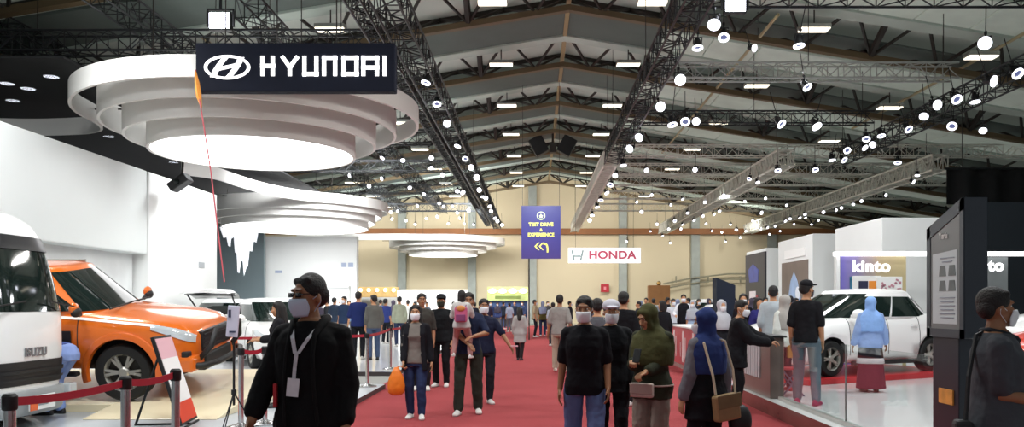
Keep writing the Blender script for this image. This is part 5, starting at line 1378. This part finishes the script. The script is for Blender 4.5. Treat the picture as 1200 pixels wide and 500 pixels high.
# 4 two behind the orange-bag person
person(494, 14.6, 1.73, 4, 'person in a grey-brown shirt directly behind the black-blazer person', lod=2, top=('3a3733', 1.0, .86, .014), bottom=('trousers', '1e1f24'), shoes='dad7d2', hyaw=10, skin=m_skin2, mask=None)
r, J, up, hd, s = person(517, 15.2, 1.72, -8, 'person in black with a dark cap carrying a red bag', lod=2, top=('15171a', 1.8, .84, .018), bottom=('trousers', '17181b'), cap='1a1b20', shoes='d5d2ce', mask='3a3a30', hands={'R': (-.25,-.06,.85)}, twist=8)
W = J['R']['W']; held(r, [('body', MB().box((W.x,W.y,W.z-.30),(.22,.12,.34)), M('bag_red', '8c1f2c', .6, noise_s=8), dict(bevel=.03)), ('handle', MB().tube([(W.x-.07,W.y,W.z-.13),(W.x-.04,W.y,W.z-.06),(W.x+.04,W.y,W.z-.06),(W.x+.07,W.y,W.z-.13)],.008,6), MATS['bag_red'], {})], 'shopping_bag', 'dark red shopping bag held by the person in the dark cap', 'bag')
# 5 woman walking away in a grey coat
r, J, up, hd, s = person(609, 22.3, 1.46, 176, 'person in a long grey coat with long black hair walking away alone', lod=1, sex='f', top=('a3a2a0', 1.9, .58, .022, 'coat'), bottom=('trousers', '241f22'), hair='long', shoes='2a2226', feet={'L': (.06,-.12,0), 'R': (-.06,.16,.02)})
# 6 man in a grey tee
person(656, 18.4, 1.75, 172, 'person in a grey T-shirt and pale trousers walking away on the carpet', lod=2, top=('8f8c88', .9, .84, .02), bottom=('trousers', 'b3aa98', .014), shoes='d8d0c4', feet={'L': (.12,-.22,0), 'R': (-.12,.2,.02)}, hands={'L': (.27,-.08,.86), 'R': (-.27,.04,.87)}, skin=m_skin2)
# 7 man in black tee and jeans
r, J, up, hd, s = person(685, 7.2, 1.61, -4, 'person in a black T-shirt and blue jeans with white mask', lod=3, wide=1.0, top=('131318', .86, .80, .017), bottom=('trousers', '5a6a94', .016), mask='w', shoes='2a2a2e', hyaw=-8, hpitch=6, feet={'L': (.12,-.14,0), 'R': (-.12,.1,0)},
    hands={'R': (-.235,.0,.84), 'L': (.22,-.08,.87)}, skin=m_skin2)
# 8 person in white cap
person(716, 7.9, 1.58, 2, 'person in all black with a white cap and white mask', lod=3, top=('14161a', 1.9, .76, .02), bottom=('trousers', '131318', .006), cap='c9c8d2', mask='w', shoes='1e1e22', hpitch=6, hands={'L': (.22,-.06,.86), 'R': (-.22,-.03,.86)}, feet={'L': (.1,-.1,0), 'R': (-.09,.1,0)})
# 9 behind them
person(700, 11.4, 1.62, 178, 'person in a grey shirt half hidden between the white cap and the black T-shirt', lod=2, top=('5b5c62', .9, .84, .016), bottom=('trousers', '2a2a30'))
person(731, 12.4, 1.73, 160, 'person with short black hair in black seen from behind, past the white cap', lod=2, top=('17171b', 1.0, .84, .022), bottom=('trousers', '1d1d22'), hands={'L': (.22,-.28,1.12)}, wide=1.05)
# 10 woman in olive headscarf
r, J, up, hd, s = person(764, 7.5, 1.545, -28, 'person in an olive headscarf looking down at a phone', lod=3, sex='f', wide=1.09, top=('34372a', 1.7, .76, .022, 'blouse'), bottom=('trousers', '8f8378', .034), hijab='4a4a2c', mask=None, shoes='6a625c', hyaw=-30, hpitch=26,
    hands={'R': (-.10,-.27,1.14), 'L': (.02,-.27,1.04)}, fist=('R','L'))
W = J['R']['W']; held(r, [('case', MB().box((W.x+.06,W.y-.06,W.z+.07),(.075,.012,.15),Matrix.Rotation(-.5,3,'X')), M('phone_black', '16161a', .3), dict(bevel=.004))], 'phone', 'dark phone held up by the person in the olive headscarf', 'phone')
held(r, [('pouch', MB().box((-.02,-.235,.86),(.24,.07,.145)), M('bag_cream', 'c9b7ac', .6, noise_s=14, noise_a=.2), dict(bevel=.018)), ('flap', MB().box((-.02,-.274,.875),(.235,.012,.1)), M('bag_cream_dark', 'a98f86', .6), dict(bevel=.004)),
         ('strap', MB().tube([(.225*math.cos(a_),-.01-.2*math.sin(a_),.90) for a_ in [i_*2*PI/24 for i_ in range(24)]],.009,6,closed=True), MATS['bag_cream_dark'], {})], 'handbag', 'small cream shoulder bag in front of the olive-scarf person', 'handbag')
# 11 woman in blue headscarf
r, J, up, hd, s = person(828, 6.9, 1.50, 205, 'person in a blue headscarf and black vest with a tan bag', lod=3, sex='f', wide=1.02, top=('6f6f76', 1.9, .70, .022, 'blouse'), jacket=('15151a', 0, .66, .034, 'vest'), bottom=('trousers', '15151a', .02), hijab='2b3a6e', mask='w', shoes='222226', hyaw=50, hpitch=8,
    hands={'R': (.28,-.06,.84), 'L': (.30,-.08,.83), } if False else {'L': (.245,-.05,.84), 'R': (-.25,-.03,.84)})
held(r, [('pouch', MB().box((-.03,.265,.80),(.27,.10,.25),Matrix.Rotation(.12,3,'Y')), M('bag_tan', '8f744e', .55, noise_s=14, noise_a=.2), dict(bevel=.02)), ('flap', MB().box((-.03,.318,.865),(.272,.014,.13),Matrix.Rotation(.12,3,'Y')), M('bag_tan2', '75603f', .55, noise_s=14), dict(bevel=.005)),
         ('strap', MB().tube([(-.15,.25,.91),(-.16,.20,1.15),(-.12,.13,1.42),(.02,-.06,1.47),(.12,.12,1.40),(.10,.23,1.1),(.09,.26,.92)],.012,6), M('strap_pale', 'cdbba2', .6), {})], 'handbag', 'tan flap handbag on the hip of the blue-scarf person', 'handbag')
held(r, [('body', MB().ell((-.36,.06,.62),(.13,.09,.17)), M('bag_black', '121216', .6, noise_s=8), dict(smooth=True)), ('handle', MB().tube([(-.36,.06,.78),(-.33,.02,.85),(-.30,-.02,.82)],.012,6), MATS['bag_black'], {})], 'tote_bag', 'black tote bag hanging beside the blue-scarf person', 'bag')
# 12 man leaning on the partition
person(862, 11.3, 1.60, 74, 'person in a black jacket leaning an arm on the striped panel', lod=2, wide=1.1, top=('15161a', 2, .72, .035, 'jacket'), bottom=('trousers', '15161a', .016), shoes='d8d4d0', mask='w', hyaw=-20, hands={'L': (.16,-.5,1.12), 'R': (-.12,-.46,1.10)}, lean=8)
# 13 man in black tee in the stand
r, J, up, hd, s = person(945, 10.9, 1.66, 152, 'person in a black T-shirt with pink shoes standing behind the glass barrier', floor=.2, lod=2, wide=.95, top=('17171b', .9, .86, .016), bottom=('trousers', '6b7a86', .004), cap='17171b', hair='short', mask='8a8a90', shoes='a8305a', hyaw=-30, feet={'L': (.13,-.05,0), 'R': (-.14,.06,0)}, skin=m_skin)
# 14 woman in light blue headscarf
r, J, up, hd, s = person(1020, 12.5, 1.45, 172, 'person in a light blue headscarf and shirt beside the white hatchback', floor=.2, lod=2, sex='f', wide=1.1, top=('8ea6d4', 1.9, .80, .026, 'shirt'), bottom=('skirt', '6e2a3a', .06, .26), hijab='8db2ea', shoes='5a4038', hands={'R': (-.30,-.10,.86), 'L': (.30,.0,.84)}, skin=m_skin2)
b = MB(); b.rings([[up((rx*math.cos(2*PI*i/24), ry*math.sin(2*PI*i/24), z)) for i in range(24)] for z, rx, ry in ((.83,.198,.158),(.72,.215,.175),(.62,.228,.188))]); child(r, b, 'black_band', cloth('1a1a22'))
b = MB(); b.rings([[Vector((rx*math.cos(2*PI*i/24), ry*math.sin(2*PI*i/24), z)) for i in range(24)] for z, rx, ry in ((.62,.232,.19),(.52,.245,.20))]); child(r, b, 'white_band', cloth('c9c5c8'))
# 15 man in the grey polo
r, J, up, hd, s = person(1168, 4.7, 1.635, 68, 'person in a charcoal polo shirt and white mask seen side-on by the totem', lod=3, wide=1.22, top=('474a50', .82, .78, .022, 'polo_shirt'), bottom=('trousers', '2a2c33', .012), mask='w', shoes='1c1c1e', hyaw=20, hands={'R': (-.15,-.25,1.06), 'L': (.12,-.30,1.07)}, elbow={'R': (-.1,1,-.5), 'L': (.2,1,-.5)}, skin=m_skin2, fist=('R','L'))
c = MB()
c.tube([up((.0,.085,1.47)), up((.07,.05,1.475)), up((.075,-.03,1.455)), up((.03,-.10,1.425)), up((0,-.115,1.41))], .016, 7); c.tube([up((.0,.085,1.47)), up((-.07,.05,1.475)), up((-.075,-.03,1.455)), up((-.03,-.10,1.425)), up((0,-.115,1.41))], .016, 7)
child(r, c, 'collar', cloth('2b2e34'))
held(r, [('pouch', MB().box((-.16,.20,.80),(.24,.10,.27),Matrix.Rotation(.1,3,'Y')), M('sling_black', '101014', .6, noise_s=10), dict(bevel=.025)), ('strap', MB().tube([(-.2,.19,.93),(-.17,.17,1.2),(-.08,.12,1.44),(.06,-.02,1.5),(.12,-.13,1.4),(.16,-.16,1.2),(.18,-.05,.98),(.02,.18,.9)],.014,6), MATS['sling_black'], {})], 'sling_bag', 'black sling bag behind the hip of the charcoal-polo person', 'bag')
for k in ('L',):
    W = J[k]['W']; held(r, [('case', MB().box((W.x-.06,W.y-.09,W.z+.05),(.08,.014,.155),Matrix.Rotation(-.6,3,'X')), M('phone_black', '16161a', .3), dict(bevel=.004))], 'phone', 'phone in the hands of the charcoal-polo person', 'phone')
# 16 woman on her phone by the pickup
r, J, up, hd, s = person(327, 11.6, 1.50, -75, 'person in black with long dark hair holding up a phone beside the pickup', floor=.08, lod=2, sex='f', top=('1a1a1e', 1.6, .70, .022, 'dress'), bottom=('trousers', '1a1a1e'), hair='long', shoes='1c1c1e', hpitch=10, hands={'R': (-.10,-.33,1.12), 'L': (.10,-.34,1.10)}, fist=('R',))
W = J['R']['W']; held(r, [('case', MB().box((W.x+.03,W.y-.08,W.z+.06),(.085,.014,.16)), M('phone_white', 'd8d6d4', .3), dict(bevel=.004))], 'phone', 'pale phone held by the dark-haired person beside the pickup', 'phone')
# 17, 18 by the second stage
person(420, 21.5, 1.79, 186, 'person in a navy T-shirt and black trousers with their back turned on the second stage', floor=.08, lod=1, top=('1e2a5c', .95, .84, .022), bottom=('trousers', '17181c'), hands={'L': (.16,-.25,1.08), 'R': (-.16,-.25,1.08)}, shoes='bdbab4')
person(438, 21.3, 1.70, 205, 'person in a grey shirt and slate trousers beside the navy T-shirt', floor=.08, lod=1, top=('5c5c58', 1.5, .84, .02), bottom=('trousers', '41506a'), shoes='1c1c1e', hyaw=20)
# person bending behind the truck corner
r, J, up, hd, s = person(52, 10.80, 1.66, -92, 'person in pale blue jeans bending down behind the corner of the white truck', floor=.08, lod=2, x=-6.47, top=('4a5a94', .9, 1.0, .012), bottom=('trousers', '8aa0d6', .012), shoes='17171a', lean=84, hips=(0,.26,-.06), hands={'L': (.1,-.55,.72), 'R': (-.1,-.55,.72)}, feet={'L': (.08,.0,0), 'R': (-.08,.08,0)})

# ---------------------------------------------------------------- the crowd on the stands and farther down the hall
def C(px, Y, H, face, label, **k): return person(px, Y, H, face, label, **k)
F4 = .1
C(776, 19.0, 1.62, 200, 'person in a black jacket at the near end of the red counter', floor=0, top=('1a1a1f', 2, .8, .03), bottom=('trousers', '1c1c22'), hijab=None, hyaw=30, sex='f', hair='bob')
C(801, 25.2, 1.74, -10, 'person in a black vest over a white shirt standing behind the red counter', floor=F4, top=('e2e4ea', 1.9, .86, .016), jacket=('16161c', .0, .86, .028, 'vest'), bottom=('trousers', '1c1c22'), mask='w', hands={'R': (-.24,-.26,1.08), 'L': (.2,-.3,1.1)})
C(789, 27.2, 1.62, 8, 'person in a pale shirt and mask behind the black vest', floor=F4, top=('c9ced6', 1.5, .86, .016), bottom=('trousers', '2c2c35'), mask='w')
C(812, 23.8, 1.55, -20, 'person in a light blue shirt behind the red counter with a mask', floor=F4, top=('93a8c4', .9, .86, .016), bottom=('trousers', '2c2c35'), mask='w', hijab='a9adb6', sex='f')
C(846, 16.0, 1.62, 14, 'person in black with a white headscarf and mask beyond the leaning jacket', floor=.0, top=('1b1b20', 1.9, .8, .024), bottom=('trousers', '1b1b20'), hijab='b4b4ba', mask='w', sex='f')
C(871, 16.2, 1.55, -10, 'person in a black lace top facing the carpet behind the striped panel', floor=.2, top=('1e1c24', 1.9, .8, .02), bottom=('trousers', '1b1b20'), mask='w', hair='bob', sex='f')
C(889, 15.95, 1.47, 20, 'person in a navy and purple top holding an arm up behind the striped panel', floor=.2, top=('2b2a66', .9, .82, .018), bottom=('trousers', '23232c'), hair='long', sex='f', hands={'L': (.22,-.3,1.15)})
C(906, 13.25, 1.64, 168, 'person in a pale grey shirt with a lanyard and blue jeans inside the stand', floor=.2, top=('b3bcc2', 1.2, .84, .02), bottom=('trousers', '35506e'), shoes='b83a40')
C(919, 12.6, 1.48, 200, 'person in a white patterned blouse holding a tan bag inside the stand', floor=.2, top=('e0e2dc', 1.7, .80, .024), bottom=('trousers', '252530'), sex='f', hijab='b0aaa4', shoes='b02f38')
tbg = empty('handbag', (X_at(929, 12.5), 12.5, .92), label='small tan bag hanging beside the white patterned blouse', cat='handbag')
MB().box((0,0,-.1),(.18,.08,.2)).build('pouch', M('bag_mustard', 'c08a3c', .6, noise_s=12), tbg, bevel=.02); MB().tube([(-.07,0,0),(-.04,0,.22),(.04,0,.22),(.07,0,0)],.008,6).build('strap', MATS['bag_mustard'], tbg)
stl = empty('folding_stool', (3.78, 12.0, .2), label='small red folding stool behind the glass barrier', cat='stool')
MB().box((0,0,.40),(.34,.3,.03)).build('seat', M('stool_red', 'c03840', .5), stl, bevel=.008)
for a in (-1,1): MB().cyl((-.16,a*.13,0),(.16,a*.13,.39),.012).cyl((.16,a*.13,0),(-.16,a*.13,.39),.012).build('leg', M('stool_frame', '6b6f86', .4, .5), stl)
FAR = [(383,32,1.65,'s','1b1c20'),(392,30,1.7,'s','2f3b4d'),(403,27,1.72,'s','24344e'),(409,33,1.6,'s','4a6b8c'),(399,36,1.6,'h','a7b4c4'),(452,30,1.66,'s','33407e'),(468,28,1.72,'s','9aa08c'),(461,34,1.62,'h','2c3550'),(446,38,1.66,'s','6f7f98'),(478,36,1.64,'s','c8c9c4'),(373,28,1.6,'h','1c1c22'),
       (575,48,1.68,'s','2a3a62'),(583,46,1.64,'h','3d4a78'),(590,50,1.7,'s','1d2430'),(597,45,1.6,'s','98a0b4'),(568,42,1.6,'s','23202c'),(571,36,1.66,'s','2a2438'),(603,52,1.7,'s','222a3c'),(612,55,1.7,'s','2f3d5c'),
       (627,38,1.74,'s','b0a184'),(636,38.8,1.66,'h','5c5630'),(642,47,1.7,'s','3a3a40'),(648,30,1.6,'s','a9b0bc'),(668,40,1.68,'s','2c2c34'),(690,38,1.62,'s','505866'),
       (748,30,1.64,'s','23232a'),(757,34,1.7,'s','30343c'),(751,38,1.6,'h','8a93a8'),(766,32,1.66,'s','8d949c'),(783,32,1.7,'s','1e1e24'),(794,31.0,1.62,'h','3a3a48'),(806,32,1.68,'s','cfd2d8'),(819,31.5,1.64,'s','2a2a32'),(831,33,1.66,'h','a9b0ba'),(838,26,1.62,'s','33343c'),(853,27,1.64,'s','dfe2e6'),(861,31,1.66,'s','2b2d38'),(880,25,1.62,'h','5a5f78'),(884,27,1.66,'s','23242c'),(897,24,1.64,'s','c9ccd2'),(926,22,1.66,'s','24242c'),(933,24.3,1.62,'s','8a3038'),(870,22,1.62,'s','e6e6e2'),(486,40,1.66,'s','2d3340'),(500,42,1.64,'s','565c66'),(532,40,1.66,'s','2a2c38'),(540,46,1.6,'h','b5bac2'),(556,38,1.62,'s','1f2430')]
rr = random.Random(11)
COLN = {'1b1c20':'black','2f3b4d':'slate','24344e':'dark blue','4a6b8c':'steel blue','a7b4c4':'pale blue','33407e':'royal blue','9aa08c':'sage','2c3550':'navy','6f7f98':'grey-blue','c8c9c4':'off-white','1c1c22':'black'}
PROT = {}
LOC_ = ['near the wooden kiosk','before the green kiosk','far down the carpet','beyond the red counters']
for i, (px, Y, H, hr_, col) in enumerate(FAR):
    zone = 0 if px < 560 else 1 if px < 620 else 2 if px < 700 else 3
    fl = .08 if (px < 480 and Y < 45) else (.1 if px > 745 and X_at(px, Y) > 4.36 and Y < 45 else 0.)
    fc = rr.choice([0, 20, -25, 160, 180, 200, 90, -90])
    c = lin(col); lum = sum(c)/3; mx = max(c); 
    tone = 'dark' if lum < .06 else 'mid-toned' if lum < .25 else 'pale'
    if mx == c[2] and c[2] > 1.25*c[0]: hue = 'blue'
    elif mx == c[0] and c[0] > 2.2*c[2]: hue = 'red' if c[1] < .5*c[0] else 'olive'
    elif mx == c[0] and c[0] > 1.3*c[2]: hue = 'beige'
    else: hue = 'grey'
    kw = dict(hijab='%s' % rr.choice(['8f98b4','4a4452','c9c4c0'])) if hr_ == 'h' else {}
    lab = 'distant person in %s %s %s, %s' % (tone, hue, 'and a headscarf' if hr_ == 'h' else 'with dark hair', LOC_[zone])
    person(px, Y, H, fc, lab, floor=fl, lod=1, sex='f' if hr_ == 'h' else 'm', top=(col, rr.choice([.9, 1.9]), .82, .02), bottom=('trousers', rr.choice(['1e2028','2c3550','3a3a40','6a6a6c'])), group=lab, mask='w' if rr.random() < .5 else None, **kw)
WORLD = .42; EXPO = .0
WW = (1, .97, .92); CW = (.95, .98, 1)
LAMPS = []
# stage wash lamps on the trusses (x, y, z, watts, colour, aim)
for x, y, e in ((-7, 8.5, 210), (-8, 13.5, 230), (-7.5, 23, 320), (-7, 31, 420), (-9, 39, 500)):
    LAMPS.append((x, y, 6.9, e, CW, (x-1.2, y+1, 0)))
for x, y, e in ((5.5, 8.5, 240), (6.5, 13, 260), (6, 19, 190), (5.5, 25, 170), (5.5, 32, 190), (9, 40, 250)):
    LAMPS.append((x, y, 6.9, e, CW, (x, y+.5, 0)))
for x, y, e in ((.2, 7, 160), (.2, 14, 200), (.2, 22, 250), (.2, 32, 300), (.3, 44, 400), (.5, 54, 500)):
    LAMPS.append((x, y, 6.8, e, WW, (x, y+1.5, 0)))
for x in (-14, -5, 5, 14):
    LAMPS.append((x, 56, 7.5, 330, WW, (x, 63.5, 5)))
for p, e, t in (((-7.5, 29.5, 6.9), 700, (-10.5, 36, 5.2)), ((-4.2, 47, 6.9), 900, (-7.5, 56, 5)), ((-9.5, 46, 6.9), 600, (-8.5, 56, 5)), ((-3.0, 8.0, 6.6), 260, (-6, 9.8, 1.2))):  # extra lamps added to brighten the far canopies and the truck front
    LAMPS.append((*p, e, CW, t))
finish()
exec_cars()
# ---------------------------------------------------------------- light
w = bpy.data.worlds.new('hall_fill'); scene.world = w; w.use_nodes = True  # even fill added through the open end behind the camera
w.node_tree.nodes['Background'].inputs[0].default_value = (.86, .93, 1., 1); w.node_tree.nodes['Background'].inputs[1].default_value = WORLD
for x, y, z, e, c, t in LAMPS:
    lamp('AREA', (x, y, z), e, c, 1.2, t)
cam = bpy.data.cameras.new('camera'); co = bpy.data.objects.new('camera', cam); COL.objects.link(co)
co.location = (0, 0, EYE); co.rotation_euler = (PI/2, 0, 0)
cam.sensor_width = 36; cam.lens = 36*F/1200; cam.shift_x = -27/1200; cam.shift_y = 106/1200; cam.clip_end = 300
scene.camera = co
vs = scene.view_settings; vs.view_transform = 'Standard'; vs.look = 'None'; vs.gamma = 1; vs.exposure = EXPO
try: vs.use_curve_mapping = False
except Exception: pass
scene.cycles.use_denoising = True
scene.cycles.max_bounces = 6; scene.cycles.diffuse_bounces = 3; scene.cycles.glossy_bounces = 3; scene.cycles.transparent_max_bounces = 12
scene.cycles.sample_clamp_indirect = 6
